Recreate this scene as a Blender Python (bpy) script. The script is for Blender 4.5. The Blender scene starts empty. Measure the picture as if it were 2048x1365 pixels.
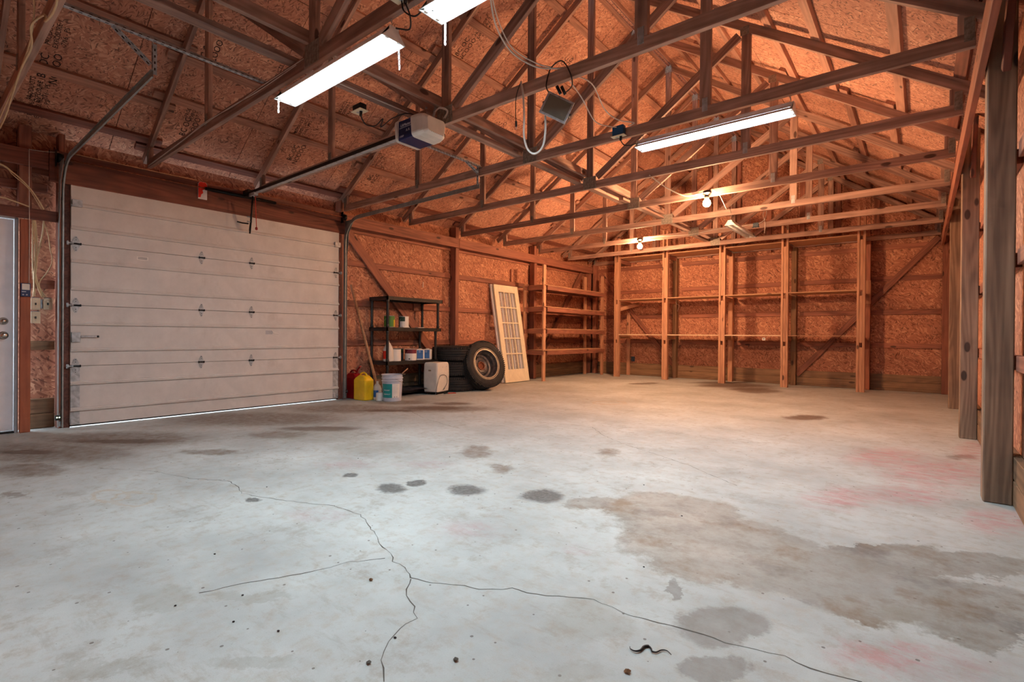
import bpy, bmesh, math, random
from mathutils import Vector, Matrix, Quaternion
random.seed(7)
S = bpy.context.scene
C = S.collection

# ------------------------------------------------------------------ camera, world, exposure
CAMZ = 0.973
yaw, pit, rol = math.radians(39.0723), math.radians(-0.2425), math.radians(0.4529)
fw = Vector((-math.sin(yaw)*math.cos(pit), math.cos(yaw)*math.cos(pit), math.sin(pit)))
rt = Vector((math.cos(yaw), math.sin(yaw), 0)); upv = rt.cross(fw)
r2 = rt*math.cos(rol) + upv*math.sin(rol); u2 = upv*math.cos(rol) - rt*math.sin(rol)
cd = bpy.data.cameras.new('camera'); cam = bpy.data.objects.new('camera', cd); C.objects.link(cam)
cam.matrix_world = Matrix(((r2.x,u2.x,-fw.x,0),(r2.y,u2.y,-fw.y,0),(r2.z,u2.z,-fw.z,CAMZ),(0,0,0,1)))
cd.sensor_width = 36; cd.lens = 1010.55*36/2048; cd.shift_y = -7.97/2048; cd.clip_start = 0.02
S.camera = cam
w = bpy.data.worlds.new('world'); S.world = w; w.use_nodes = True
w.node_tree.nodes['Background'].inputs[0].default_value = (0.80, 0.90, 1.0, 1)
w.node_tree.nodes['Background'].inputs[1].default_value = 6.0
S.view_settings.view_transform = 'Standard'; S.view_settings.look = 'None'
S.view_settings.gamma = 1; S.view_settings.use_curve_mapping = False
S.view_settings.exposure = 0.70
try:
    S.cycles.use_denoising = True; S.cycles.denoiser = 'OPENIMAGEDENOISE'; S.cycles.denoising_input_passes = 'RGB_ALBEDO_NORMAL'; S.cycles.denoising_prefilter = 'ACCURATE'
    S.cycles.max_bounces = 7; S.cycles.diffuse_bounces = 5; S.cycles.glossy_bounces = 2; S.cycles.transmission_bounces = 4; S.cycles.use_adaptive_sampling = True; S.cycles.adaptive_threshold = 0.05; S.cycles.adaptive_min_samples = 10; S.cycles.sample_clamp_indirect = 6; S.cycles.use_light_tree = False
except Exception: pass
TUBE_E, PANEL_W, BULB_E, POINT_W = 14.0, 24.5, 40.0, 490.0

# ------------------------------------------------------------------ materials
def lin(c):
    return tuple(((v/255+0.055)/1.055)**2.4 if v/255 > 0.04045 else v/255/12.92 for v in c) + (1,)
class NT:
    def __init__(s, name):
        s.m = bpy.data.materials.new(name); s.m.use_nodes = True
        s.t = s.m.node_tree; s.b = s.t.nodes['Principled BSDF']; s.k = 0
    def n(s, ty, **kw):
        o = s.t.nodes.new(ty); o.location = (-300-40*s.k, 0); s.k += 1
        for a, v in kw.items():
            if a.startswith('i_'): o.inputs[int(a[2:])].default_value = v
            else: setattr(o, a, v)
        return o
    def l(s, a, b): s.t.links.new(a, b); return b
    def math(s, op, a, b=None, c=None, clamp=False):
        o = s.n('ShaderNodeMath', operation=op, use_clamp=clamp)
        for i, v in enumerate((a, b, c)):
            if v is None: continue
            if isinstance(v, (int, float)): o.inputs[i].default_value = v
            else: s.l(v, o.inputs[i])
        return o.outputs[0]
    def vmath(s, op, a, b=None):
        o = s.n('ShaderNodeVectorMath', operation=op)
        for i, v in enumerate((a, b)):
            if v is None: continue
            if isinstance(v, (tuple, list, Vector)): o.inputs[i].default_value = v
            else: s.l(v, o.inputs[i])
        return o
    def ramp(s, fac, stops, interp='LINEAR'):
        o = s.n('ShaderNodeValToRGB'); o.color_ramp.interpolation = interp
        e = o.color_ramp.elements
        while len(e) < len(stops): e.new(0.5)
        for i, (p_, c) in enumerate(stops):
            e[i].position = p_; e[i].color = c if len(c) == 4 else tuple(c)+(1,)
        s.l(fac, o.inputs[0]); return o.outputs[0]
    def mixc(s, f, a, b, mode='MIX'):
        o = s.n('ShaderNodeMix', data_type='RGBA', blend_type=mode)
        for i, v in ((0, f), (6, a), (7, b)):
            if isinstance(v, (int, float)): o.inputs[i].default_value = v
            elif isinstance(v, tuple): o.inputs[i].default_value = v
            else: s.l(v, o.inputs[i])
        return o.outputs[2]
    def noise(s, vec, scale, det=2, rough=0.5, dim='3D'):
        o = s.n('ShaderNodeTexNoise', noise_dimensions=dim)
        s.l(vec, o.inputs['Vector']); o.inputs['Scale'].default_value = scale
        o.inputs['Detail'].default_value = det; o.inputs['Roughness'].default_value = rough
        return o.outputs['Fac']
    def mr(s, v, a, b, c=0.0, d=1.0, smooth=False):
        o = s.n('ShaderNodeMapRange'); o.clamp = True
        if smooth: o.interpolation_type = 'SMOOTHSTEP'
        s.l(v, o.inputs[0])
        for i, x in enumerate((a, b, c, d)): o.inputs[i+1].default_value = x
        return o.outputs[0]
    def coords(s, scale=(1,1,1), rot=(0,0,0), rnd=0.0, kind='Object'):
        tc = s.n('ShaderNodeTexCoord').outputs[kind]
        if rnd:
            oi = s.n('ShaderNodeObjectInfo').outputs['Random']
            cb = s.n('ShaderNodeCombineXYZ')
            s.l(s.math('MULTIPLY', oi, rnd), cb.inputs[0]); s.l(s.math('MULTIPLY', oi, rnd*.77), cb.inputs[1]); s.l(s.math('MULTIPLY', oi, rnd*.31), cb.inputs[2])
            tc = s.vmath('ADD', tc, cb.outputs[0]).outputs[0]
        mp = s.n('ShaderNodeMapping'); s.l(tc, mp.inputs[0]); mp.inputs['Rotation'].default_value = rot; mp.inputs['Scale'].default_value = scale
        return mp.outputs[0]
    def bump(s, h, st=0.3, dist=0.01):
        o = s.n('ShaderNodeBump'); o.inputs['Strength'].default_value = st; o.inputs['Distance'].default_value = dist
        s.l(h, o.inputs['Height']); s.l(o.outputs[0], s.b.inputs['Normal'])
    def done(s, col=None, rough=None, metal=None):
        if col is not None:
            if isinstance(col, tuple): s.b.inputs['Base Color'].default_value = col
            else: s.l(col, s.b.inputs['Base Color'])
        if rough is not None:
            if isinstance(rough, (int, float)): s.b.inputs['Roughness'].default_value = rough
            else: s.l(rough, s.b.inputs['Roughness'])
        if metal is not None: s.b.inputs['Metallic'].default_value = metal
        return s.m

def plain(name, rgb, rough=0.55, metal=0.0, var=0.10, scale=9.0, dirt=None):
    s = NT(name); v = s.coords()
    f = s.noise(v, scale, 2, 0.6)
    a = lin(rgb); lo = tuple(x*(1-var*1.6) for x in a[:3])+(1,); hi = tuple(min(1, x*(1+var)) for x in a[:3])+(1,)
    c = s.ramp(f, [(0.3, lo), (0.7, hi)])
    if dirt:
        g = s.mr(s.noise(v, 3.1, 6, 0.7), .52, .72)
        c = s.mixc(s.math('MULTIPLY', g, dirt), c, lin((70, 58, 48)))
    s.done(c, rough, metal); return s.m

def osb(name, tone=(1, 1, 1), flakes=0.16, seed=0.0, fine=1.0, con=1.0):
    s = NT(name)
    dark, mid, light = (0.24, 0.088, 0.055, 1), (0.45, 0.195, 0.122, 1), (0.68, 0.375, 0.24, 1)
    v = s.coords((1, 1, 1), (0, 0, 0), 9.3+seed)
    wn = s.n('ShaderNodeTexNoise', noise_dimensions='2D'); s.l(v, wn.inputs['Vector']); wn.inputs['Scale'].default_value = 4.5; wn.inputs['Detail'].default_value = 1
    sv = s.vmath('SCALE', wn.outputs['Color']); sv.inputs[3].default_value = 0.13
    vv = s.vmath('ADD', v, sv.outputs[0]).outputs[0]
    val = None; blue = None
    for i, (ang, sx, sy) in enumerate(((8, 15, 52), (72, 16, 50), (-44, 14, 56))):
        sx, sy = sx*fine, sy*fine
        ca_, sa_ = math.cos(math.radians(ang)), math.sin(math.radians(ang)); mp = s.n('ShaderNodeCombineXYZ'); s.l(s.vmath('DOT_PRODUCT', vv, (ca_*sx, sa_*sx, i*3.7)).outputs['Value'], mp.inputs[0]); s.l(s.vmath('DOT_PRODUCT', vv, (-sa_*sy, ca_*sy, i*1.3)).outputs['Value'], mp.inputs[1])
        vo = s.n('ShaderNodeTexVoronoi', voronoi_dimensions='2D'); s.l(mp.outputs[0], vo.inputs['Vector']); vo.inputs['Scale'].default_value = 1.0
        sp = s.n('ShaderNodeSeparateColor'); s.l(vo.outputs['Color'], sp.inputs[0])
        if i == 0: val = sp.outputs[0]
        else:
            m = s.math('GREATER_THAN', sp.outputs[1], 0.50)
            mx = s.n('ShaderNodeMix', data_type='FLOAT'); s.l(m, mx.inputs[0]); s.l(val, mx.inputs[2]); s.l(sp.outputs[0], mx.inputs[3]); val = mx.outputs[0]
        fk = s.math('MULTIPLY', s.math('GREATER_THAN', sp.outputs[2], 1-flakes*0.30), s.math('LESS_THAN', vo.outputs['Distance'], 0.42))
        blue = fk if blue is None else s.math('MAXIMUM', blue, fk)
    val = s.math('ADD', s.math('MULTIPLY', s.math('SUBTRACT', val, 0.5), con), 0.5)
    big = s.noise(v, 1.3, 3, 0.65, '2D')
    val2 = s.math('ADD', val, s.math('MULTIPLY', s.math('SUBTRACT', big, 0.5), 0.7))
    c = s.ramp(val2, [(0.0, dark), (0.34, mid), (0.62, mid), (0.95, light)])
    c = s.mixc(s.math('MULTIPLY', blue, 0.72), c, (0.10, 0.042, 0.03, 1))
    c = s.mixc(1.0, c, tuple(tone)+(1,), 'MULTIPLY')
    return s.done(c, 0.8)

def lumber(name, a, b, knot=(0.05, 0.02, 0.015), grain=1.0, dirt=0.25, kn=(2.6, 6.5, 6.5), kt=0.45):
    """a, b: linear dark/light wood colours. Grain runs along local X."""
    s = NT(name)
    v = s.coords((1, 1, 1), (0, 0, 0), 13.7)
    oi = s.n('ShaderNodeObjectInfo').outputs['Random']
    mp = s.n('ShaderNodeMapping'); s.l(v, mp.inputs[0]); mp.inputs['Scale'].default_value = (1.1, 26, 26)
    g = s.noise(mp.outputs[0], 1.0, 3, 0.62)
    mp2 = s.n('ShaderNodeMapping'); s.l(v, mp2.inputs[0]); mp2.inputs['Scale'].default_value = (0.8, 9, 9)
    wv = s.n('ShaderNodeTexNoise'); s.l(mp2.outputs[0], wv.inputs['Vector']); wv.inputs['Scale'].default_value = 1; wv.inputs['Detail'].default_value = 0
    rings = s.math('SINE', s.math('MULTIPLY', wv.outputs['Fac'], 42))
    f = s.math('ADD', s.math('MULTIPLY', g, 0.75), s.math('MULTIPLY', rings, 0.07*grain))
    f = s.math('ADD', f, s.math('MULTIPLY', s.math('SUBTRACT', oi, 0.5), 0.22))
    c = s.ramp(f, [(0.18, tuple(a)+(1,)), (0.62, tuple(b)+(1,))])
    # knots
    mp3 = s.n('ShaderNodeMapping'); s.l(v, mp3.inputs[0]); mp3.inputs['Scale'].default_value = kn
    vo = s.n('ShaderNodeTexVoronoi'); s.l(mp3.outputs[0], vo.inputs['Vector']); vo.inputs['Scale'].default_value = 1
    sp = s.n('ShaderNodeSeparateColor'); s.l(vo.outputs['Color'], sp.inputs[0])
    k = s.math('MULTIPLY', s.mr(vo.outputs['Distance'], 0.11, 0.15, 1, 0), s.math('GREATER_THAN', sp.outputs[0], kt))
    c = s.mixc(s.math('MULTIPLY', k, 0.85), c, tuple(knot)+(1,))
    d = s.mr(s.noise(v, 2.3, 3, 0.7), 0.5, 0.72)
    c = s.mixc(s.math('MULTIPLY', d, dirt), c, (0.07, 0.045, 0.038, 1))
    s.done(c, 0.7)
    return s.m

M = {}
M['osb_roof'] = osb('osb_roof', (1.10, 1.20, 1.27), 0.24, 0.0, 1.75, 0.72)
M['osb_wall'] = osb('osb_wall', (1.0, 0.98, 0.94), 0.10, 4.0, 1.25, 0.9)
M['truss'] = lumber('truss_lumber', (0.22, 0.128, 0.102), (0.55, 0.355, 0.275), dirt=0.3)
M['purlin'] = lumber('purlin_lumber', (0.27, 0.128, 0.09), (0.52, 0.275, 0.19))
M['frame'] = lumber('wall_lumber', (0.20, 0.075, 0.05), (0.43, 0.17, 0.105))
M['pale'] = lumber('shelf_lumber', (0.38, 0.185, 0.11), (0.68, 0.38, 0.235), dirt=0.12)
M['post'] = lumber('treated_post', (0.18, 0.115, 0.078), (0.44, 0.305, 0.205), knot=(0.03, 0.014, 0.012), grain=1.0, dirt=0.3, kn=(2.6, 6.0, 6.0), kt=0.2)
M['skirt'] = lumber('treated_board', (0.15, 0.09, 0.05), (0.32, 0.19, 0.105), dirt=0.35)
M['header'] = lumber('header_lumber', (0.12, 0.038, 0.026), (0.29, 0.10, 0.062), dirt=0.3)
M['redpost'] = lumber('reddish_lumber', (0.24, 0.06, 0.03), (0.42, 0.13, 0.06), dirt=0.3)
M['ply'] = lumber('shelf_board', (0.42, 0.22, 0.12), (0.62, 0.38, 0.22), grain=0.5, dirt=0.1)
M['plyedge'] = plain('board_edge', (226, 200, 170), 0.7)
M['galv'] = plain('galvanised_steel', (178, 182, 186), 0.5, 0.25, 0.2, 24)
M['plate'] = plain('gusset_steel', (150, 142, 132), 0.55, 0.15, 0.25, 40)
M['track'] = plain('track_steel', (150, 156, 156), 0.45, 0.35, 0.15, 12)
M['white_enamel'] = plain('white_enamel', (235, 236, 232), 0.35)
M['pail'] = plain('pail_plastic', (188, 194, 208), 0.45, 0, 0.05)
M['white_plastic'] = plain('white_plastic', (214, 210, 202), 0.45, 0, 0.06)
M['grey_plastic'] = plain('grey_plastic', (168, 172, 178), 0.5, 0, 0.06)
M['ivory'] = plain('ivory_plastic', (222, 208, 178), 0.5, 0, 0.05)
M['black'] = plain('black_plastic', (28, 25, 26), 0.45, 0, 0.25)
M['rubber'] = plain('tyre_rubber', (36, 34, 36), 0.75, 0, 0.35, 14, dirt=0.35)
M['blackmetal'] = plain('black_metal', (26, 26, 28), 0.4, 0.4, 0.2)
M['navy'] = plain('navy_plastic', (26, 38, 84), 0.45, 0, 0.06)
M['teal_label'] = plain('teal_label', (10, 140, 142), 0.5, 0, 0.05)
M['paper'] = plain('paper_label', (226, 224, 220), 0.7, 0, 0.05)
M['red_plastic'] = plain('red_plastic', (150, 14, 22), 0.4, 0, 0.1)
M['red_paint'] = plain('red_spray_paint', (222, 46, 26), 0.6, 0, 0.1)
M['redcord'] = plain('red_cord', (190, 60, 50), 0.7, 0, 0.1)
M['yellow'] = plain('yellow_plastic', (240, 196, 26), 0.4, 0, 0.06, dirt=0.1)
M['greenlab'] = plain('green_label', (74, 128, 44), 0.5, 0, 0.15)
M['darkgreen'] = plain('dark_green_label', (28, 62, 48), 0.5, 0, 0.15)
M['maroon'] = plain('maroon_label', (116, 30, 48), 0.5, 0, 0.15)
M['bluelab'] = plain('blue_label', (52, 108, 176), 0.5, 0, 0.1)
M['slate'] = plain('slate_label', (68, 88, 104), 0.5, 0, 0.15)
M['tin'] = plain('tin', (176, 178, 178), 0.35, 0.8, 0.15)
M['chrome'] = plain('satin_nickel', (196, 190, 182), 0.25, 0.95, 0.05)
M['cream_paint'] = plain('cream_door_paint', (232, 222, 196), 0.5, 0, 0.05, dirt=0.12)
M['white_paint'] = plain('white_paint', (226, 228, 234), 0.45, 0, 0.04)
M['cable'] = plain('cream_cable', (214, 192, 152), 0.6, 0, 0.08)
M['cablewhite'] = plain('white_cable', (220, 214, 206), 0.6, 0, 0.06)
M['cord'] = plain('black_cord', (24, 24, 28), 0.5, 0, 0.1)
M['bluebox'] = plain('blue_box_plastic', (22, 84, 130), 0.45, 0, 0.08)
M['handle'] = lumber('handle_wood', (0.36, 0.19, 0.10), (0.58, 0.34, 0.19), dirt=0.2)
M['rim'] = plain('rim_steel', (112, 106, 106), 0.45, 0.5, 0.3, 18, dirt=0.5)
M['rimlip'] = plain('rim_lip', (196, 182, 158), 0.4, 0.3, 0.15, 18)
M['rust'] = plain('rusty_hub', (150, 84, 54), 0.7, 0.2, 0.3, 30)
M['dirtcloth'] = plain('dark_cloth', (28, 30, 42), 0.9, 0, 0.3)
M['seal'] = plain('black_seal', (16, 16, 18), 0.7, 0, 0.2)
M['glasslens'] = None
s_ = NT('flood_glass'); s_.done(lin((120, 122, 112)), 0.12); M['glasslens'] = s_.m
s_.b.inputs['Coat Weight'].default_value = 0.6
g_ = NT('clear_glass'); g_.done((.9, .95, 1, 1), 0.05); M['glass'] = g_.m
tr_ = g_.n('ShaderNodeBsdfTransparent'); mx_ = g_.n('ShaderNodeMixShader'); mx_.inputs[0].default_value = 0.10
g_.l(tr_.outputs[0], mx_.inputs[1]); g_.l(g_.b.outputs[0], mx_.inputs[2]); g_.l(mx_.outputs[0], g_.t.nodes['Material Output'].inputs[0])
M['leaf'] = plain('dry_leaf', (110, 74, 44), 0.9, 0, 0.3)
M['worm'] = plain('dark_scrap', (26, 14, 16), 0.6, 0, 0.2)
M['amber'] = plain('red_handle', (196, 60, 44), 0.5, 0, 0.1)
M['crackfill'] = plain('crack_shadow', (92, 88, 82), 0.95, 0, 0.2)
M['ink'] = plain('stamp_ink', (34, 24, 26), 0.9, 0, 0.3)
M['inklight'] = plain('white_print', (206, 208, 216), 0.6)
M['conc_out'] = plain('outside_concrete', (170, 168, 164), 0.9)
def emis(name, col, st):
    s = NT(name); s.b.inputs['Base Color'].default_value = (0, 0, 0, 1); s.b.inputs['Emission Color'].default_value = col+(1,); s.b.inputs['Emission Strength'].default_value = st; return s.m
M['tube'] = emis('lit_tube', (0.82, 0.93, 1.0), TUBE_E); M['tube'].cycles.emission_sampling = 'NONE'
M['bulb'] = emis('lit_bulb', (1.0, 0.62, 0.28), BULB_E); M['bulb'].cycles.emission_sampling = 'NONE'
M['led'] = emis('sensor_led', (0.7, 1.0, 0.5), 8.0)
# garage door skin: warm white with grime
s = NT('door_skin'); v = s.coords(); n1 = s.noise(v, 5, 6, 0.7); n2 = s.noise(v, 60, 3, 0.6)
c = s.ramp(n1, [(0.3, lin((196, 194, 192))), (0.75, lin((214, 211, 208)))])
c = s.mixc(s.math('MULTIPLY', s.mr(n2, 0.70, 0.76), 0.5), c, lin((90, 80, 70)))
c = s.mixc(s.math('MULTIPLY', s.mr(s.noise(v, 1.5, 6, 0.75), 0.58, 0.72), 0.22), c, lin((120, 108, 92)))
M['door'] = s.done(c, 0.5)

FLOOR = {"dark": [[-2.597, 1.99, 6.599, 8.646, 5.687, -6.643], [-2.198, 2.278, 5.493, 5.324, 5.325, -6.225], [-1.782, 2.491, 6.101, 4.389, 4.868, -5.701], [-3.043, 1.995, 8.358, 12.798, 10.55, -12.264], [-2.554, 2.198, 11.186, 13.049, 9.633, -11.23], [-3.009, 1.335, 9.186, 20.796, 16.24, -19.044], [-2.56, 2.149, 14.355, 17.172, 11.798, -13.76]], "wet": [[-1.184, 2.732, 3.719, 1.624, 2.201, -2.586], [-0.968, 2.48, 3.53, 1.391, 1.767, -2.087], [-0.762, 2.31, 3.746, 1.251, 2.2, -2.611], [-0.664, 2.499, 4.109, 1.106, 1.87, -2.216], [-0.492, 2.438, 4.595, 0.945, 2.148, -2.552], [-0.35, 2.435, 4.998, 0.736, 2.826, -3.362], [-0.179, 2.465, 4.311, 0.329, 2.544, -3.032], [-0.021, 2.421, 4.853, 0.06, 3.519, -4.203], [0.154, 2.455, 5.802, -0.344, 3.203, -3.83], [-0.987, 2.742, 3.317, 1.205, 2.087, -2.458], [-1.454, 2.585, 5.076, 2.875, 5.328, -6.254], [-0.116, 2.855, 4.984, 0.217, 6.776, -8.04], [0.141, 2.908, 4.444, -0.203, 5.433, -6.459], [0.175, 2.294, 9.178, -0.667, 5.662, -6.786], [-0.126, 2.264, 7.49, 0.447, 6.25, -7.47], [-1.539, 2.53, 8.455, 5.174, 7.406, -8.692]], "damp": [[-0.89, 1.52, 5.303, 3.14, 4.583, -5.484], [-0.771, 1.221, 7.946, 5.078, 10.128, -12.182], [-0.047, 2.245, 11.972, 0.295, 8.067, -9.652], [-1.919, 0.832, 2.426, 5.635, 18.116, -21.632], [-3.668, 2.598, 1.553, 2.199, 2.429, -2.783], [-4.365, 2.642, 0.962, 1.594, 1.973, -2.242], [-1.522, 0.697, 3.448, 7.595, 13.805, -16.583], [-1.829, 0.383, 1.657, 7.981, 14.715, -17.689], [-2.129, 0.633, 3.148, 10.665, 7.388, -8.824]], "damp2": [[-0.516, 1.773, 6.15, 1.822, 5.159, -6.178], [-0.462, 1.52, 9.396, 2.915, 9.658, -11.61], [-0.737, 1.894, 33.91, 13.359, 8.432, -10.06]], "brown": [[-5.437, 0.814, 0.293, 1.961, 1.71, -1.966], [-5.624, 1.352, 0.379, 1.583, 1.854, -2.112], [-5.818, 2.647, 0.453, 0.997, 1.387, -1.551], [-5.744, 3.759, 0.739, 1.132, 1.681, -1.856], [-4.852, 0.622, 0.624, 4.884, 3.096, -3.591], [-4.762, 2.356, 1.696, 3.438, 3.41, -3.873], [-4.485, 1.642, 1.405, 3.848, 6.254, -7.189], [-4.934, 4.493, 0.801, 0.881, 2.145, -2.368], [-5.772, 4.588, 1.488, 1.876, 2.527, -2.761], [-2.543, 10.351, 2.045, 0.504, 1.074, -1.136], [-3.008, 10.707, 1.729, 0.487, 1.349, -1.414], [-1.098, 7.015, 4.697, 0.741, 3.58, -3.997], [-4.176, 0.471, 2.392, 21.33, 11.53, -13.498], [0.281, 5.554, 9.357, -0.458, 7.75, -8.934], [-2.863, 3.053, 5.518, 5.193, 2.626, -3.018], [-2.03, 3.777, 8.584, 4.636, 4.565, -5.247], [-2.373, 2.796, 8.385, 7.145, 4.76, -5.518]], "brown2": [[-2.931, 10.503, 1.413, 0.396, 2.006, -2.109], [-2.244, 9.813, 2.698, 0.619, 2.135, -2.279], [-3.296, 11.019, 1.64, 0.492, 3.127, -3.256], [-2.47, 10.055, 2.894, 0.714, 2.658, -2.823], [-4.447, 9.618, 3.683, 1.706, 4.399, -4.597], [-1.091, 6.971, 4.501, 0.71, 3.623, -4.047], [-4.341, 9.865, 5.76, 2.54, 4.306, -4.491], [-4.761, 2.769, 1.169, 2.016, 4.829, -5.456], [-5.528, 1.292, 0.588, 2.521, 7.806, -8.91], [-5.554, 0.712, 0.727, 5.69, 7.596, -8.731], [-5.248, 3.975, 1.635, 2.163, 6.366, -7.049], [-4.967, 4.523, 1.724, 1.897, 3.71, -4.093], [-5.109, 4.98, 2.501, 2.571, 4.371, -4.788]], "red": [[-0.359, 3.668, 4.888, 0.49, 3.099, -3.631], [0.092, 4.795, 3.271, -0.057, 1.609, -1.868], [-0.041, 4.003, 4.564, 0.056, 3.297, -3.86], [0.364, 5.985, 7.733, -0.459, 1.537, -1.765], [0.331, 3.762, 6.438, -0.552, 3.506, -4.133], [-0.214, 5.125, 3.816, 0.166, 1.935, -2.23], [-0.075, 1.932, 6.752, 0.294, 8.776, -10.538], [0.099, 1.972, 7.647, -0.349, 9.745, -11.717], [-2.5, 1.457, 3.335, 5.749, 7.153, -8.422], [-1.761, 1.809, 4.8, 4.698, 4.987, -5.892], [-3.316, 2.131, 2.552, 3.986, 5.662, -6.551], [-2.869, 2.517, 2.986, 3.417, 7.516, -8.697], [-1.198, 1.977, 12.644, 7.721, 10.057, -11.927]], "ring": [[-3.728, 0.829, 2.068, 9.338, 5.355, -6.271], [-3.563, 0.898, 2.268, 9.035, 4.804, -5.631], [-3.523, 6.572, 3.435, 1.847, 3.128, -3.421]]}
CRACKS = [[[-2.563, 1.585], [-2.337, 1.595], [-2.181, 1.54], [-2.014, 1.473], [-1.902, 1.418], [-1.818, 1.403], [-1.744, 1.353], [-1.667, 1.357], [-1.571, 1.311], [-1.509, 1.328], [-1.454, 1.356], [-1.372, 1.399], [-1.297, 1.417], [-1.213, 1.507], [-1.11, 1.528], [-0.936, 1.632], [-0.774, 1.627], [-0.644, 1.657], [-0.549, 1.672], [-0.444, 1.682], [-0.311, 1.721], [-0.243, 1.71], [-0.123, 1.732]], [[-1.571, 1.311], [-1.52, 1.238], [-1.401, 1.176], [-1.338, 1.136], [-1.325, 1.06], [-1.305, 0.989], [-1.243, 0.929], [-1.159, 0.872]], [[-4.53, 0.944], [-4.189, 1.151], [-3.776, 1.262], [-3.529, 1.398], [-3.366, 1.393], [-3.186, 1.348], [-3.024, 1.393], [-2.848, 1.455], [-2.563, 1.585]], [[-2.087, 0.733], [-2.028, 0.888], [-1.938, 1.044], [-1.882, 1.237], [-1.798, 1.354]], [[-5.022, 4.15], [-4.447, 3.896], [-3.98, 3.77], [-3.705, 3.722]], [[-3.754, 4.636], [-3.288, 4.594], [-2.711, 4.698], [-2.431, 4.408], [-2.097, 4.17], [-1.851, 4.055], [-1.375, 3.808], [-0.928, 3.482]], [[-4.142, 2.713], [-4.378, 3.415], [-3.754, 4.636]]]
def floor_mat():
    s = NT('stained_concrete'); P = s.n('ShaderNodeTexCoord').outputs['Object']
    fine = s.noise(P, 240, 2, 0.6); f2 = s.noise(P, 14, 6, 0.7); f3 = s.noise(P, 1.1, 5, 0.65); f4 = s.noise(P, 3.5, 8, 0.75)
    c = s.ramp(f3, [(0.3, lin((156, 161, 160))), (0.7, lin((196, 204, 203)))])
    c = s.mixc(s.math('MULTIPLY', s.mr(f2, 0.48, 0.66), 0.45), c, lin((168, 157, 140)))
    c = s.mixc(s.math('MULTIPLY', s.mr(f4, 0.54, 0.66), 0.42), c, lin((146, 142, 134)))
    c = s.mixc(s.math('MULTIPLY', s.mr(s.noise(P, 85, 2, 0.5), 0.66, 0.75), 0.25), c, lin((120, 116, 110)))
    # streaks and dribbles
    sep = s.n('ShaderNodeSeparateXYZ'); s.l(P, sep.inputs[0])
    # noise-warped coordinates for stain outlines
    wn = s.n('ShaderNodeTexNoise'); s.l(P, wn.inputs['Vector']); wn.inputs['Scale'].default_value = 5.0; wn.inputs['Detail'].default_value = 5; wn.inputs['Roughness'].default_value = 0.76
    wo = s.vmath('SUBTRACT', wn.outputs['Color'], (0.5, 0.5, 0.5)).outputs[0]
    sc_ = s.vmath('SCALE', wo); sc_.inputs[3].default_value = 0.30
    W = s.vmath('ADD', P, sc_.outputs[0]).outputs[0]
    sc2 = s.vmath('SCALE', wo); sc2.inputs[3].default_value = 0.16
    W2 = s.vmath('ADD', P, sc2.outputs[0]).outputs[0]
    sc3 = s.vmath('SCALE', wo); sc3.inputs[3].default_value = 0.22
    W3 = s.vmath('ADD', P, s.vmath('MULTIPLY', sc3.outputs[0], (1.6, .5, 1)).outputs[0]).outputs[0]
    def quad(src):
        x = s.n('ShaderNodeSeparateXYZ'); s.l(src, x.inputs[0]); X_, Y_ = x.outputs[0], x.outputs[1]
        q = s.n('ShaderNodeCombineXYZ'); s.l(s.math('MULTIPLY', X_, X_), q.inputs[0]); s.l(s.math('MULTIPLY', X_, Y_), q.inputs[1]); s.l(s.math('MULTIPLY', Y_, Y_), q.inputs[2])
        l = s.n('ShaderNodeCombineXYZ'); s.l(X_, l.inputs[0]); s.l(Y_, l.inputs[1]); l.inputs[2].default_value = 1
        return q.outputs[0], l.outputs[0]
    def ell2(qs, e):
        cx, cy, a, b, c_, d = e                      # squared elliptic radius of stain e, as a quadratic form
        A = a*a+c_*c_; B = 2*(a*b+c_*d); G = b*b+d*d
        D = -2*A*cx-B*cy; E = -2*G*cy-B*cx; F = A*cx*cx+B*cx*cy+G*cy*cy
        q1 = s.vmath('DOT_PRODUCT', qs[0], (A, B, G)).outputs['Value']; q2 = s.vmath('DOT_PRODUCT', qs[1], (D, E, F)).outputs['Value']
        return s.math('ADD', q1, q2)
    QS = {}
    def union(src, lst, lo, hi):
        if src not in QS: QS[src] = quad(src)
        m = None
        for e in lst:
            q = ell2(QS[src], e); m = q if m is None else s.math('MINIMUM', m, q)
        return s.mr(s.math('SQRT', m), lo, hi, 1, 0, True)
    def lay(mask, amt, col, tex=None):
        nonlocal c
        f = s.math('MULTIPLY', mask, amt)
        if tex is not None: f = s.math('MULTIPLY', f, tex)
        c = s.mixc(f, c, lin(col))
    lay(union(W, FLOOR['brown'], 0.55, 1.25), 0.72, (106, 88, 72), s.mr(f2, 0.25, 0.6, 0.45, 1))
    rt_ = s.mr(s.noise(s.vmath('MULTIPLY', P, (1.0, 2.2, 1)).outputs[0], 7, 6, 0.8), 0.40, 0.58, 0.05, 1)
    lay(union(W, FLOOR['red'][:7], 0.4, 1.4), 0.62, (186, 122, 122), rt_)
    lay(union(W, FLOOR['red'][7:], 0.3, 1.5), 0.34, (170, 124, 128), rt_)
    vs = s.n('ShaderNodeTexVoronoi', voronoi_dimensions='2D'); s.l(P, vs.inputs['Vector']); vs.inputs['Scale'].default_value = 9.0
    vc = s.n('ShaderNodeSeparateColor'); s.l(vs.outputs['Color'], vc.inputs[0])
    lay(s.math('MULTIPLY', s.math('LESS_THAN', vs.outputs['Distance'], s.math('MULTIPLY', vc.outputs[0], 0.055)), s.math('GREATER_THAN', vc.outputs[1], 0.55)), 0.75, (84, 74, 66))
    st_ = s.noise(s.vmath('MULTIPLY', P, (3.0, 11.0, 1)).outputs[0], 1.3, 6, 0.75)
    lay(s.mr(st_, 0.56, 0.68), 0.30, (140, 128, 110))
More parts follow.
